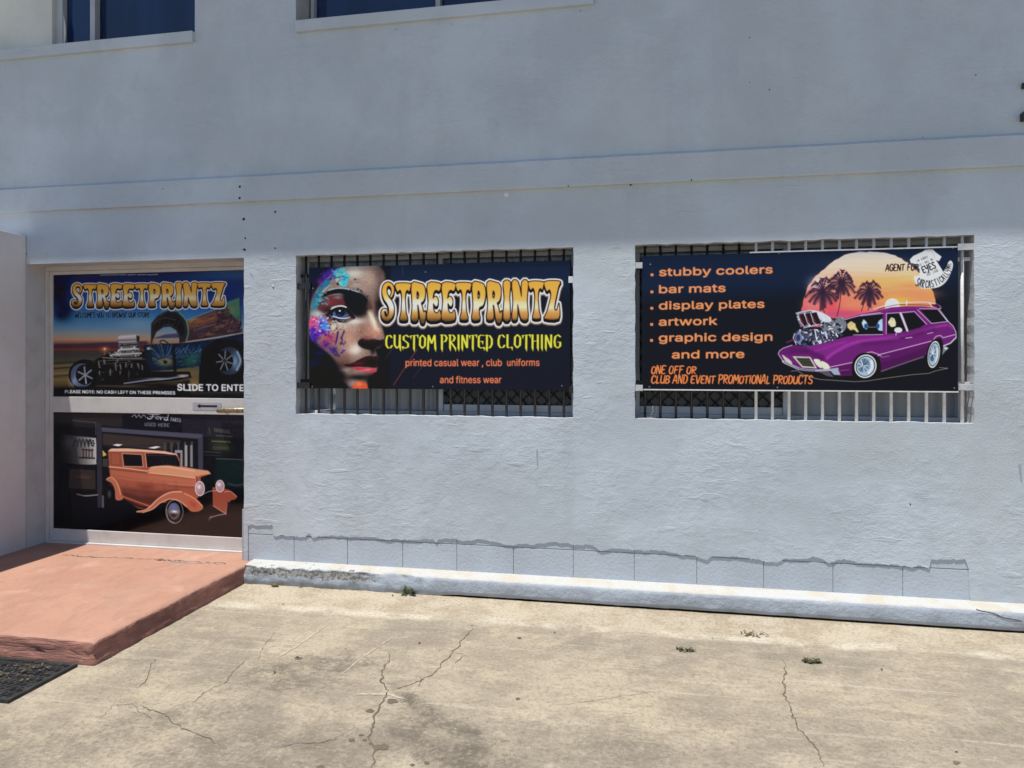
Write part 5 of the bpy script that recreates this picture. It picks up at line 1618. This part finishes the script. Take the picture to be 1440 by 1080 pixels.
# ---------- upper half of the door: hot rod at sunset
def art_hotrod():
    cv = Canvas(68, 374, 360, 566, 4, (20, 25, 40))
    z = lambda p: zc(p, 3.6, 0, 300)
    zy = lambda y: 300 + y / 3.6
    cv.vgrad([(zy(q), c) for q, c in [(300, (20, 30, 82)), (400, (24, 54, 118)), (470, (38, 96, 160)), (530, (52, 118, 168)), (580, (98, 138, 168)), (612, (150, 148, 140)), (640, (186, 140, 104)), (656, (150, 92, 70)), (668, (84, 54, 66)),
                                      (682, (96, 44, 52)), (692, (86, 62, 58)), (720, (72, 68, 62)), (760, (92, 84, 66)), (800, (124, 104, 68)), (860, (118, 98, 60)), (895, (54, 52, 42)), (930, (18, 22, 28))]])
    b = lambda x, y, rx, ry, c, a=1.0, g=0.0: cv.blob(x / 3.6, 300 + y / 3.6, rx / 3.6, ry / 3.6, c, a, g)
    h = lambda x, y, rx, ry, c, a=1.0, g=0.0: cv.blob(x / 3.6, 300 + y / 3.6, rx / 3.6, ry / 3.6, c, a, g, 1.0)
    p = lambda q, c, so=.3, a=1.0, sm=False: cv.poly(z(q), c, so, a, sm)
    s = lambda q, w, c, so=.2, a=1.0, sm=False: cv.stroke(z(q), w / 3.6, c, so, a, sm)
    b(300, 400, 60, 110, (14, 16, 40), .95); b(330, 480, 50, 60, (18, 22, 60), .9); b(310, 510, 40, 34, (22, 24, 62), .9)
    b(480, 330, 200, 26, (16, 26, 84), .8); b(1150, 420, 140, 90, (20, 44, 112), .9); b(1100, 320, 200, 26, (20, 74, 138), .7)
    b(560, 430, 160, 50, (46, 96, 160), .6); b(700, 560, 120, 40, (130, 160, 180), .6)
    for i, (y, c) in enumerate([(755, (52, 46, 36)), (768, (150, 128, 82)), (782, (50, 44, 32)), (806, (160, 132, 80)), (822, (66, 56, 36)), (840, (150, 120, 70))]):
        s([(270, y + 6), (340, y + (i % 2) * 4), (420, y - 4), (520, y - 8)], 7, c, 1.0, .75, True)
    s([(270, 672), (400, 668), (560, 660), (740, 655)], 16, (72, 48, 66), 1.2, .9, True); s([(270, 688), (530, 688), (740, 690)], 6, (150, 58, 52), .8, .9)
    b(532, 688, 24, 14, (226, 110, 60)); h(532, 686, 6, 6, (250, 214, 150)); s([(532, 696), (530, 760)], 7, (214, 130, 86), 1.0, .6)
    # far rear wheel well, tyre, rim
    p([(1005, 860), (1010, 730), (1050, 668), (1130, 640), (1237, 640), (1270, 640), (1270, 900), (1000, 900)], (15, 17, 23), .5)
    # lower body with airbrush mural
    p([(728, 668), (780, 664), (940, 655), (1100, 632), (1230, 606), (1260, 604), (1260, 650), (1120, 648), (1040, 700), (1018, 770), (880, 790), (760, 800), (736, 760)], (22, 40, 66), .4)
    for k in range(16):
        a = math.pi + .2 + k * .17
        s([(836, 752), (836 + 105 * math.cos(a), 752 + 90 * math.sin(a))], 6, ((46, 100, 150), (104, 134, 150), (30, 58, 100))[k % 3], .8, .8)
    b(838, 752, 48, 22, (166, 150, 84), .95); h(838, 752, 11, 10, (40, 34, 24)); s([(790, 745), (836, 726), (888, 742)], 5, (72, 46, 24), .5, 1, True)
    for k in range(14): s([(905 + k * 8, 690 + (k % 3) * 14), (925 + k * 7, 668 + (k % 4) * 14)], 5, ((54, 104, 170), (96, 140, 180), (40, 70, 132))[k % 3], .7, .8)
    b(965, 745, 46, 34, (44, 104, 76), .9); b(990, 720, 40, 20, (50, 110, 100), .7)
    p([(868, 668), (886, 668), (894, 800), (880, 800)], (18, 22, 30), .4)
    # tail panel
    p([(944, 548), (1000, 520), (1090, 490), (1180, 432), (1208, 428), (1214, 500), (1222, 604), (945, 648)], (74, 50, 56), .3)
    p([(944, 548), (1090, 494), (1100, 545), (950, 590)], (124, 72, 56), 1, .9); b(1020, 545, 60, 10, (176, 98, 56), .8, -.3); b(975, 540, 34, 12, (170, 140, 74), .9, -.3)
    s([(946, 540), (1090, 486), (1140, 468)], 6, (96, 140, 166), .8, .9); p([(1140, 452), (1206, 428), (1212, 545), (1168, 520)], (66, 124, 102), .6)
    b(1165, 490, 30, 22, (116, 134, 70), .8)
    cv.chrome(z([(1090, 500), (1150, 480), (1222, 560), (1222, 602), (1110, 600)]), 90, 8, (30, 20, 32), (150, 126, 132), 3.0, 1.2); cv.chrome(z([(1090, 500), (1150, 480), (1222, 560), (1222, 602), (1110, 600)]), 26, 18, (70, 40, 56), (120, 70, 100), 3.0, 1.2)
    s([(980, 590), (1090, 560)], 5, (130, 134, 144), .8, .7); b(1050, 612, 40, 8, (150, 126, 92), .7); b(1000, 625, 60, 12, (82, 44, 50), .7)
    s([(945, 650), (1080, 630), (1224, 604)], 5, (156, 166, 172), .3)
    # canopy
    p([(768, 662), (768, 556), (796, 520), (850, 492), (906, 500), (940, 540), (951, 600), (940, 648), (908, 656), (906, 625), (892, 592), (862, 573), (828, 577), (794, 600), (776, 640)], (50, 46, 45), .3)
    p([(800, 540), (850, 505), (900, 512), (925, 550), (935, 600), (915, 620), (895, 580), (862, 560), (826, 564), (785, 600), (776, 580)], (28, 26, 28), 1.2, .85, True)
    for k in range(6): s([(776 + k * 24, 600 - k * (16 - 2 * k)), (800 + k * 24, 528 - k * (12 - 2.4 * k))], 3, (74, 68, 66), .6, .5)
    s([(775, 560), (830, 530), (890, 540)], 6, (66, 62, 64), .8, .8, True); s([(905, 500), (942, 542), (953, 600), (942, 648)], 6, (96, 148, 130), .4, .95, True); s([(820, 494), (860, 486), (905, 494)], 6, (92, 140, 116), .6, .9, True)
    p([(780, 630), (840, 612), (906, 606), (908, 630), (780, 634)], (42, 62, 110), .8, .8); p([(778, 634), (908, 630), (908, 656), (778, 660)], (160, 140, 116), .6, .8)
    s([(768, 560), (766, 700)], 4, (60, 62, 66), .3)
    s([(812, 646), (830, 642), (850, 656), (858, 664)], 5, (20, 20, 22), .3, 1, True); s([(812, 650), (816, 658), (850, 664)], 4, (20, 20, 22), .3, 1, True)
    # rear tyre and rim
    h(1142, 742, 128, 106, (15, 16, 21)); h(1158, 745, 64, 70, (52, 62, 80)); b(1186, 748, 24, 46, (128, 164, 196), .95); s([(1196, 700), (1212, 745), (1194, 790)], 9, (166, 190, 208), .5, .9, True)
    h(1134, 745, 42, 52, (22, 24, 30))
    for k in range(7):
        a = k * .9 + .3
        s([(1134 + 8 * math.cos(a), 745 + 8 * math.sin(a)), (1134 + 40 * math.cos(a), 745 + 48 * math.sin(a))], 7, (146, 152, 160), .4, .8)
    h(1134, 745, 9, 10, (60, 56, 60))
    # chassis and engine
    p([(486, 740), (560, 705), (730, 700), (760, 800), (960, 800), (970, 830), (900, 845), (620, 870), (480, 870), (470, 800)], (17, 19, 23), .5)
    cv.chrome(z([(486, 745), (560, 712), (745, 712), (760, 800), (700, 850), (490, 850)]), 120, 3, (10, 12, 15), (150, 150, 142), 3.6, 1.0)
    s([(630, 862), (740, 845), (850, 836), (950, 818)], 8, (150, 156, 172), .4, .9, True); s([(660, 852), (800, 832), (940, 822)], 4, (40, 42, 70), .3, .9, True); b(925, 822, 30, 8, (190, 176, 160), .9)
    p([(600, 660), (700, 652), (716, 712), (700, 726), (560, 728), (548, 706), (606, 700)], (110, 108, 106), .3)
    cv.chrome(z([(552, 705), (604, 700), (604, 662), (704, 655), (720, 735), (560, 740)]), 100, 6, (18, 18, 22), (232, 228, 220), 4.0, 1.5)
    s([(520, 730), (600, 736), (720, 732)], 6, (150, 140, 120), .3, .9)
    p([(598, 624), (612, 616), (694, 611), (709, 624), (706, 648), (690, 652), (602, 657)], (186, 172, 166), .3); s([(604, 628), (690, 620)], 7, (214, 204, 198), .5, .9); p([(692, 616), (709, 624), (706, 650), (694, 650)], (40, 34, 36), .3); s([(602, 644), (690, 640)], 8, (112, 98, 96), .7, .8)
    h(756, 688, 13, 13, (120, 120, 122)); h(753, 684, 5, 5, (210, 206, 200)); p([(735, 690), (770, 690), (772, 760), (736, 760)], (26, 44, 52), .5)
    # front tyre and rim
    h(430, 818, 82, 78, (15, 16, 20)); h(415, 822, 58, 62, (82, 98, 124)); b(380, 840, 16, 40, (136, 150, 176), .9, .3); h(430, 818, 46, 52, (24, 26, 32))
    for k in range(6):
        a = k * 1.05 + .4
        s([(432 + 5 * math.cos(a), 820 + 5 * math.sin(a)), (432 + 38 * math.cos(a), 820 + 42 * math.sin(a))], 8, (164, 170, 178), .4, .9)
    p([(265, 890), (500, 872), (900, 850), (960, 840), (960, 940), (265, 940)], (17, 20, 24), 3.0, .9)
    b(640, 876, 150, 8, (96, 86, 62), .6); b(900, 862, 70, 8, (84, 76, 60), .6)
    for x0_, x1_ in ((510, 600), (606, 640), (650, 690), (700, 740), (748, 800)): s([(x0_, 311), (x1_, 309)], 5, (150, 164, 168), .4, .8)
    rq = random.Random(12)
    for k in range(90):      # airbrushed mural on tail and tub
        x_ = rq.uniform(955, 1200); y_ = rq.uniform(0, 1)
        yt = 560 - (x_ - 945) * .42; yb = 640 - (x_ - 945) * .13
        yy_ = yt + (yb - yt) * y_
        s([(x_, yy_), (x_ + rq.uniform(6, 30), yy_ - rq.uniform(1, 8))], rq.uniform(3, 9), rq.choice([(150, 84, 54), (96, 56, 54), (44, 34, 48), (170, 130, 84), (70, 90, 110), (120, 70, 76), (36, 30, 40)]), 1.0, .38)
    for k in range(80):
        x_ = rq.uniform(790, 1010); y_ = rq.uniform(672, 780)
        a_ = math.atan2(y_ - 760, x_ - 840)
        s([(x_, y_), (x_ + 16 * math.cos(a_), y_ + 16 * math.sin(a_))], rq.uniform(2, 5), rq.choice([(44, 96, 150), (96, 150, 170), (24, 50, 90), (50, 110, 90), (20, 34, 60)]), .6, .5)
    for x_, y_ in ((500, 752), (528, 742), (585, 760), (610, 765), (640, 758), (668, 762), (700, 760), (720, 770), (560, 790), (610, 800), (655, 798), (505, 800)):
        s([(x_, y_), (x_ + rq.uniform(-5, 5), y_ + rq.uniform(16, 34))], 6, (170, 166, 156), .5, .8); s([(x_ + 6, y_ + 4), (x_ + 7, y_ + 26)], 4, (90, 84, 76), .4, .7)
    for y_, xa_, xb_, c_ in ((742, 500, 735, 150), (758, 520, 640, 120), (790, 560, 700, 70), (820, 500, 610, 84), (838, 620, 760, 96)): s([(xa_, y_ + 6), (xb_, y_ - 4)], 3.5, (c_, c_, c_ - 8), .6, .75)
    b(600, 830, 90, 20, (12, 13, 16), .8); b(690, 800, 60, 20, (14, 15, 18), .7)
    s([(600, 700), (606, 690), (640, 688), (690, 684)], 9, (226, 222, 214), .5, .9); s([(570, 716), (640, 712), (716, 708)], 8, (206, 202, 192), .5, .9); s([(612, 670), (700, 662)], 6, (40, 38, 40), .4, .9)
    b(925, 822, 24, 8, (200, 186, 168), .9); b(800, 836, 60, 6, (176, 180, 190), .7)
    s([(1040, 690), (1080, 660), (1150, 648), (1220, 660)], 6, (44, 46, 52), 1.2, .8, True)
    grade(cv, 1.10, .84)
    title(cv, 102.6, 399.6, .853, .605, .94, False)
    drawn(cv, "WELCOMES YOU TO BROWSE OUR STORE", 105.5, 446.4, 211, 446.0, 7.0, .75, (10, 12, 20), gap=.08, slant=.1, halo=((120, 150, 170), 1.1, .45), jit=.12)
    W = (206, 208, 214)
    sans(cv, "PLEASE NOTE: NO CASH LEFT ON THESE PREMISES", 91, 553.4, 246.6, 554.2, 6.0, W, .34)
    sans(cv, "SLIDE TO ENTER", 249.2, 548.6, 350.2, 548.8, 12.4, (214, 218, 226), .5)
    return cv

# ---------- lower half of the door: orange sedan outside a garage
def art_sedan():
    cv = Canvas(68, 576, 360, 760, 4, (20, 22, 25))
    z = lambda p: zc(p, 3.6, 0, 560)
    b = lambda x, y, rx, ry, c, a=1.0, g=0.0: cv.blob(x / 3.6, 560 + y / 3.6, rx / 3.6, ry / 3.6, c, a, g)
    h = lambda x, y, rx, ry, c, a=1.0, g=0.0: cv.blob(x / 3.6, 560 + y / 3.6, rx / 3.6, ry / 3.6, c, a, g, 1.0)
    p = lambda q, c, so=.3, a=1.0, sm=False: cv.poly(z(q), c, so, a, sm)
    s = lambda q, w, c, so=.2, a=1.0, sm=False: cv.stroke(z(q), w / 3.6, c, so, a, sm)
    rr = random.Random(5)
    p([(262, 75), (620, 75), (620, 150), (262, 130)], (52, 46, 44), 3, .8); p([(920, 80), (1250, 80), (1250, 200), (920, 190)], (40, 36, 46), 2, .9)
    for k in range(9): s([(925, 92 + k * 12), (1040, 98 + k * 12)], 2.5, (24, 22, 30), .3, .8)
    for k in range(26): s([(265, 150 + k * 19), (490, 156 + k * 18)], 2, (32, 33, 37), .4, .7)
    # opening
    p([(512, 150), (1022, 196), (1022, 560), (512, 560)], (24, 24, 27), .4)
    p([(518, 180), (920, 214), (850, 262), (520, 240)], (66, 54, 46), 1.2, .9); s([(520, 250), (900, 232)], 3, (40, 34, 30), .4)
    for k in range(9): p([(828 + k * 17, 226 - k), (838 + k * 17, 225 - k), (838 + k * 17, 350), (828 + k * 17, 350)], ((74, 72, 76), (30, 30, 34))[k % 2], .4)
    p([(884, 262), (922, 262), (922, 350), (884, 350)], (140, 140, 142), .4); p([(893, 275), (912, 275), (912, 340), (893, 340)], (32, 34, 38), .4); p([(934, 236), (946, 236), (946, 345), (934, 345)], (150, 150, 150), .4); p([(960, 236), (972, 236), (972, 345), (960, 345)], (128, 128, 130), .4)
    p([(568, 240), (590, 234), (622, 236), (600, 246)], (214, 216, 226), .4); p([(748, 252), (790, 243), (814, 246), (780, 256)], (214, 216, 226), .4)
    p([(518, 265), (540, 290), (520, 300)], (200, 176, 70), .3); p([(518, 310), (545, 310), (545, 350), (518, 350)], (78, 74, 58), .5, .7)
    p([(488, 130), (514, 132), (516, 560), (492, 560)], (48, 48, 60), .6); p([(514, 150), (1022, 180), (1022, 204), (514, 172)], (74, 74, 90), .6); p([(1000, 196), (1024, 198), (1024, 380), (1000, 370)], (60, 60, 74), .5)
    # board over the door
    p([(620, 74), (905, 74), (925, 172), (622, 156)], (22, 24, 30), .4)
    # script: cut off at the top by the rail
    sc = (190, 192, 196)
    s([(668, 94), (684, 84), (690, 98), (704, 84), (712, 99), (728, 84), (738, 98)], 4, sc, .25, .9, True)
    s([(744, 78), (790, 82), (812, 78)], 6, sc, .25, 1, True); s([(776, 82), (768, 100), (752, 104), (746, 98)], 6, sc, .25, 1, True); s([(758, 92), (782, 93)], 4, sc, .25)
    s([(794, 92), (788, 100), (798, 104), (804, 95), (796, 91), (808, 96)], 4.5, sc, .25, 1, True); s([(812, 94), (812, 107), (818, 97), (826, 96)], 4.5, sc, .25, 1, True); s([(846, 98), (834, 98), (832, 108), (846, 108), (852, 78)], 4.5, sc, .25, 1, True); s([(846, 104), (850, 110)], 4, sc, .25)
    drawn(cv, "PARTS", 239.5, 560 + 113 / 3.6, 253.8, 560 + 119 / 3.6, 4.6, .75, (176, 178, 184), gap=.18, slant=.15)
    drawn(cv, "USED HERE", 203, 560 + 140 / 3.6, 237.5, 560 + 144 / 3.6, 4.4, .7, (128, 130, 136), gap=.2, slant=.15)
    # signs on the left
    s([(365, 116), (484, 126), (484, 188)], 3, (92, 92, 92), .4, .9); s([(370, 140), (470, 150)], 6, (46, 46, 50), .8, .8)
    pts = crv(z([(300, 192), (380, 196), (470, 204), (485, 214), (486, 320), (472, 340), (330, 334), (304, 300)]))
    def fade(X, Y):
        u = np.clip((X - 80) / 55, 0, 1) ** 1.6
        o = np.zeros((Y.shape[0], X.shape[1], 3), np.float32)
        for c, v in enumerate((172, 172, 166)): o[..., c] = 26 + (v - 26) * u + 0 * Y
        return o
    cv.poly(pts, fade, .5)
    b(350, 230, 40, 40, (96, 96, 98), .5)
    for k in range(5): s([(368 + k * 20, 250), (382 + k * 18, 212), (392 + k * 18, 244)], 6, (40, 40, 42), .4, .9, True)
    for x, y in ((444, 222), (456, 216), (470, 220), (448, 234), (462, 230), (474, 232), (470, 244)): h(x, y, 5, 5, (22, 22, 24))
    for k in range(4): s([(420 + k * 15, 262), (420 + k * 15, 300)], 7, (70, 40, 34), .4, .85); s([(412 + k * 15, 264 + k * 2), (430 + k * 14, 266)], 5, (50, 30, 28), .4, .85)
    s([(400, 306), (476, 308)], 8, (30, 28, 28), .6, .9)
    p([(348, 362), (480, 370), (482, 466), (344, 464)], (58, 50, 42), .8, .9); b(420, 400, 40, 12, (84, 52, 42), .8); s([(380, 405), (450, 408)], 6, (92, 62, 50), .6, .7)
    s([(388, 492), (430, 500), (492, 494)], 6, (150, 140, 130), .5, .9, True)
    # right side: pale green boards and dark foliage-like shapes
    p([(1090, 300), (1240, 306), (1240, 450), (1080, 440)], (20, 36, 32), 2, .9); b(1110, 235, 60, 44, (58, 66, 40), .75)
    s([(1070, 214), (1160, 218)], 5, (128, 130, 60), .5, .8); s([(1056, 150), (1060, 175)], 8, (70, 84, 44), .8, .7)
    drawn(cv, "SIGNATURE", 300, 560 + 162 / 3.6, 324, 560 + 168 / 3.6, 4.0, .6, (112, 118, 84), gap=.1) if False else None
    for k in range(9): s([(1082 + k * 9, 150 + k), (1086 + k * 9, 166 + k)], 4, (110, 116, 84), .3, .8); s([(1074 + k * 9, 242), (1078 + k * 9, 256)], 3.4, (94, 100, 64), .3, .8)
    for y, x0_, x1_, c in ((186, 1090, 1170, 120), (206, 1050, 1156, 60), (268, 1030, 1110, 84), (284, 1030, 1120, 60), (302, 1090, 1220, 110)): s([(x0_, y), (x1_, y + 4)], 3, (c, c, c), .4, .8)
    # floor; the brown wedge is sunlit ground's reflection, painted into the print
    p([(262, 560), (1250, 560), (1250, 720), (262, 720)], (18, 18, 20), 3, .9)
    p([(760, 668), (900, 610), (1060, 575), (1250, 560), (1250, 720), (740, 720)], (36, 29, 27), 2, .9)
    # rear wheel
    h(548, 490, 34, 58, (14, 15, 18)); b(552, 490, 12, 26, (82, 84, 90), .8)
    s([(520, 500), (520, 555)], 8, (130, 134, 140), .8, .7)
    # body
    o0, o1, o2, o3 = (166, 80, 50), (206, 138, 94), (112, 52, 38), (226, 172, 138)
    p([(546, 270), (562, 258), (640, 256), (720, 260), (830, 268), (890, 280), (908, 306), (912, 342), (1000, 358), (1046, 362), (1064, 378), (1014, 396), (1006, 490), (980, 520), (800, 530), (740, 560), (700, 560), (620, 505), (600, 470), (560, 420), (552, 360)], o0, .3)
    p([(556, 365), (760, 385), (985, 405), (985, 430), (760, 420), (558, 390)], (184, 98, 62), 1.5, .8)
    p([(600, 450), (780, 470), (900, 460), (900, 500), (760, 535), (640, 500)], o2, 2.5, .85); b(735, 455, 50, 26, (120, 46, 26), .7)
    p([(546, 270), (562, 258), (640, 256), (830, 268), (892, 281), (900, 292), (830, 280), (720, 272), (560, 272)], o3, .3)
    s([(550, 350), (650, 358), (745, 370)], 5, o3, .4, .9); s([(550, 362), (740, 380)], 3, (120, 46, 26), .4, .8)
    p([(744, 366), (770, 348), (820, 340), (880, 340), (1000, 358), (1050, 364), (1064, 379), (1010, 388), (985, 402), (860, 388), (760, 380)], o1, .4)
    s([(760, 352), (830, 346), (980, 366)], 4, (238, 186, 144), .6, .8, True); s([(748, 378), (860, 388), (985, 402)], 3, (246, 190, 150), .3, .9)
    s([(850, 432), (990, 440)], 2.5, o3, .3, .7); s([(850, 446), (988, 452)], 2.5, (120, 50, 30), .3, .8)
    s([(990, 395), (1000, 480)], 10, (150, 64, 36), .6, .8); s([(986, 400), (984, 470)], 2.5, o3, .3, .7)
    for k in range(5): s([(640 + k * 62, 440 - k * 4), (655 + k * 60, 500)], 14, (134, 62, 42), 2.5, .35)
    s([(560, 400), (700, 418), (980, 436)], 7, (198, 112, 76), 1.5, .6, True)
    p([(600, 470), (700, 500), (800, 500), (900, 470), (840, 500), (770, 560), (700, 560), (620, 508)], (84, 38, 28), 3.0, .75)
    s([(560, 440), (640, 452), (760, 462)], 10, (146, 70, 46), 2.5, .6, True); s([(760, 400), (980, 424)], 14, (196, 110, 74), 2.5, .5)
    # glass
    p([(620, 284), (716, 288), (722, 346), (628, 346)], (20, 20, 24), .3); p([(736, 282), (800, 280), (890, 286), (906, 322), (908, 346), (850, 338), (780, 344), (744, 352)], (22, 22, 26), .3)
    s([(618, 282), (718, 286), (724, 348), (626, 348), (618, 284)], 3, o3, .3, .8); s([(734, 280), (742, 352)], 4, (224, 150, 106), .3, .9); s([(560, 278), (606, 282), (608, 342), (562, 338), (560, 280)], 2.5, (128, 52, 30), .3)
    for k in range(6): s([(820 + k * 13, 300), (824 + k * 13, 336)], 3, (50, 50, 54), .5, .7)
    s([(740, 290), (890, 290)], 2.5, (96, 84, 80), .4, .7)
    # running board and rear fender
    s([(616, 498), (690, 525), (760, 548)], 6, (196, 104, 62), .5, .9); s([(620, 514), (700, 548), (740, 556)], 7, (40, 22, 18), .6, .9)
    p([(536, 416), (552, 403), (578, 410), (600, 442), (612, 480), (622, 512), (586, 518), (580, 470), (566, 436), (545, 424)], (184, 98, 62), .3, 1, True); s([(538, 414), (560, 404), (590, 430), (610, 490)], 3, o3, .4, .9, True)
    # grille, front fender, wheel
    p([(1012, 400), (1050, 384), (1066, 384), (1076, 450), (1070, 520), (1050, 566), (1014, 520)], (13, 14, 16), .4)
    h(886, 572, 64, 70, (9, 9, 11)); h(880, 572, 45, 62, (112, 102, 98)); h(881, 572, 40, 56, (22, 21, 24)); h(878, 570, 30, 42, (96, 92, 96)); b(876, 550, 20, 18, (84, 106, 176), .95); b(880, 573, 20, 9, (222, 220, 218), .95); b(876, 592, 20, 14, (44, 34, 30), .95); s([(842, 560), (850, 610), (880, 628)], 3, (150, 140, 132), .4, .9, True)
    p([(686, 577), (735, 566), (780, 525), (830, 484), (880, 468), (920, 470), (972, 492), (1022, 542), (1006, 566), (966, 570), (936, 546), (900, 518), (850, 512), (810, 530), (770, 562), (720, 580)], (182, 96, 60), .3, 1, True)
    s([(692, 575), (745, 560), (800, 508), (860, 476), (915, 472)], 5, o3, .6, .9, True); s([(720, 580), (770, 562), (812, 528), (855, 510), (900, 516), (940, 546)], 3, (240, 190, 150), .3, .9, True); b(975, 535, 28, 16, (176, 62, 36), .8, .6); s([(930, 480), (980, 505), (1020, 542)], 4, (226, 150, 106), .4, .9, True)
    # other fender, lamps, tie bar
    p([(1070, 446), (1110, 446), (1150, 458), (1192, 492), (1184, 504), (1156, 512), (1142, 540), (1136, 582), (1072, 542)], (156, 68, 42), .3); s([(1130, 470), (1160, 466), (1190, 492)], 4, (214, 136, 100), .4, .9, True); s([(1074, 540), (1132, 576)], 3, (206, 140, 108), .4, .9); s([(1156, 512), (1142, 540), (1136, 582)], 3, (206, 140, 108), .4, .9, True)
    p([(1146, 520), (1186, 506), (1230, 520), (1230, 566), (1140, 566)], (16, 18, 20), .8)
    s([(1020, 484), (1060, 466), (1104, 464)], 3.5, (150, 150, 154), .3, .9, True)
    for cx, cy, rx, ry in ((1008, 454, 24, 38), (1108, 440, 22, 31)):
        h(cx, cy, rx, ry, (200, 190, 192)); h(cx, cy, rx * .84, ry * .86, (146, 120, 126)); b(cx - 4, cy - 8, rx * .5, ry * .4, (226, 214, 214), .9); b(cx + 4, cy + 10, rx * .5, ry * .4, (190, 110, 122), .8)
        for k in range(5): s([(cx - rx * .6 + k * rx * .3, cy - ry * .6), (cx - rx * .6 + k * rx * .3, cy + ry * .6)], 1.6, (226, 206, 210), .3, .5)
    s([(1056, 600), (1090, 588), (1136, 578)], 5, (150, 128, 120), .5, .9); s([(1052, 612), (1062, 590)], 3, (140, 120, 114), .4, .8)
    s([(1150, 428), (1190, 436), (1240, 424)], 9, (66, 72, 74), 1.4, .7)
    grade(cv, 1.20, .74)
    cv.a = cv.a * .94 + np.array([11, 11, 13], np.float32)  # blacks lifted: haze of reflections on the glossy sheet put into the ink
    return cv
# ------------------------------------------------------------------ the four printed panels
M['banner_ink'] = print_mat("banner_print", .28, .22)
M['film_ink'] = print_mat("window_film_print", .10, .42)
t = NT("panel_edge")
M['panel'] = t.out((.02, .023, .03), .5)

def banner(name, label, cv, corners, y, px0, px1, pt, pb, gain, lift):
    """corners in the drawing; px/pt/pb give the panel's real extents on the plane y"""
    x0, x1 = PX(px0, y), PX(px1, y)
    z1, z0 = P(*pt, y)[1], P(*pb, y)[1]
    b = boxo("backing_board", x0 + .001, x1 - .001, y + .0012, y + .006, z0 + .001, z1 - .001, M['panel'])
    b.name = name
    tag(b, label, "banner")
    print_sheet("printed_face", cv, corners, x0, x1, y, z0, z1, M['banner_ink'], b, gain, lift)
    return b, x0, x1, z0, z1
BY1, BY2 = .028, .018
b1, x0, x1, z0, z1 = banner("shop_banner", "black banner showing a paint-splashed woman's face and gold STREETPRINTZ lettering", art_face(), [(434.5, 376), (802, 367), (802, 549.3), (434, 545.2)],
                            BY1, 434.5, 802, (618, 371.4), (618, 547.3), .66, .005)
for px0, px1, py, mat, side in ((416, 437.5, 403, 'black', 0), (416, 436.5, 542, 'black', 0), (800.5, 806, 393.5, 'white', 1), (801, 806, 548, 'black', 1)):
    xa, xb = PX(px0, BY1), PX(px1, BY1)
    zc_ = P((px0 + px1) / 2, py, BY1)[1]
    bm = bmesh.new()
    box(bm, xa - .004, xb, BY1 - .012, BY1 - .004, zc_ - .022, zc_ + .022, .002)
    box(bm, (xa - .002) if side == 0 else (xb - .006), (xa + .004) if side == 0 else (xb + .001), BY1 - .004, .10, zc_ - .021, zc_ + .021, .001)
    from_bm("bracket", bm, M[mat], b1)
b2, x0, x1, z0, z1 = banner("shop_banner", "black banner with an orange product list and a purple cartoon wagon under palms", art_wagon(), [(902, 361.8), (1346, 346.2), (1348, 548.6), (903.4, 548.6)],
                            BY2, 902.6, 1347, (1125, 354.2), (1125, 548.6), .66, .005)
bm = bmesh.new()
xa = PX(1054, BY2)
box(bm, xa, x1 + .002, BY2 - .004, BY2 + .010, z1 + .0002, z1 + .0085, .001)
box(bm, x0, x1 + .002, BY2 - .004, BY2 + .010, z0 - .0085, z0 - .0002, .001)
from_bm("edge_trim", bm, M['white'], b2)
for px0, px1, py, side in ((893.5, 903.5, 373.5, 0), (892.5, 904, 545.5, 0), (1346, 1370.5, 347.5, 1), (1347, 1370, 544.5, 1)):
    xa, xb = PX(px0, BY2), PX(px1, BY2)
    zc_ = P((px0 + px1) / 2, py, BY2)[1]
    bm = bmesh.new()
    box(bm, xa, xb, BY2 - .014, BY2 - .006, zc_ - .020, zc_ + .020, .002)
    box(bm, (xa - .003) if side == 0 else (xb - .008), (xa + .005) if side == 0 else (xb + .001), BY2 - .0055, .09, zc_ - .019, zc_ + .019, .001)
    from_bm("bracket", bm, M['bracket'], b2)

fy_ = DY + .012
fx0, fx1 = PX(74, fy_), dx1 - .03
def film(name, label, cv, px_r, pt, pb, corners_px, gain, lift):
    zt, zb = P(*pt, fy_)[1], P(*pb, fy_)[1]
    b = boxo(name, fx0 + .001, fx1 - .001, fy_ + .0012, fy_ + .004, zb + .001, zt - .001, M['panel'])
    tag(b, label, "window poster")
    # drawing coordinates of the sheet's right edge, which runs on behind the wall corner
    k = (fx1 - fx0) / (PX(343.4, fy_) - fx0)
    tl, tr, br, bl = corners_px
    ext = lambda a, c: (a[0] + (c[0] - a[0]) * k, a[1] + (c[1] - a[1]) * k)
    print_sheet("printed_face", cv, [tl, ext(tl, tr), ext(bl, br), bl], fx0, fx1, fy_, zb, zt, M['film_ink'], b, gain, lift, 2.0)
    return b
film("door_poster", "upper door poster of a black hot rod on a beach at sunset", art_hotrod(), 343.4, (209, 383.8), (209, 559), [(74, 386.6), (343.4, 381), (343.4, 559.4), (73.6, 558.4)], .62, .008)
film("door_poster", "lower door poster of an orange vintage sedan outside a dark garage", art_sedan(), 343.4, (209, 582), (209, 749.8), [(73, 581), (343.4, 583), (342, 754), (73, 745.6)], .62, .008)
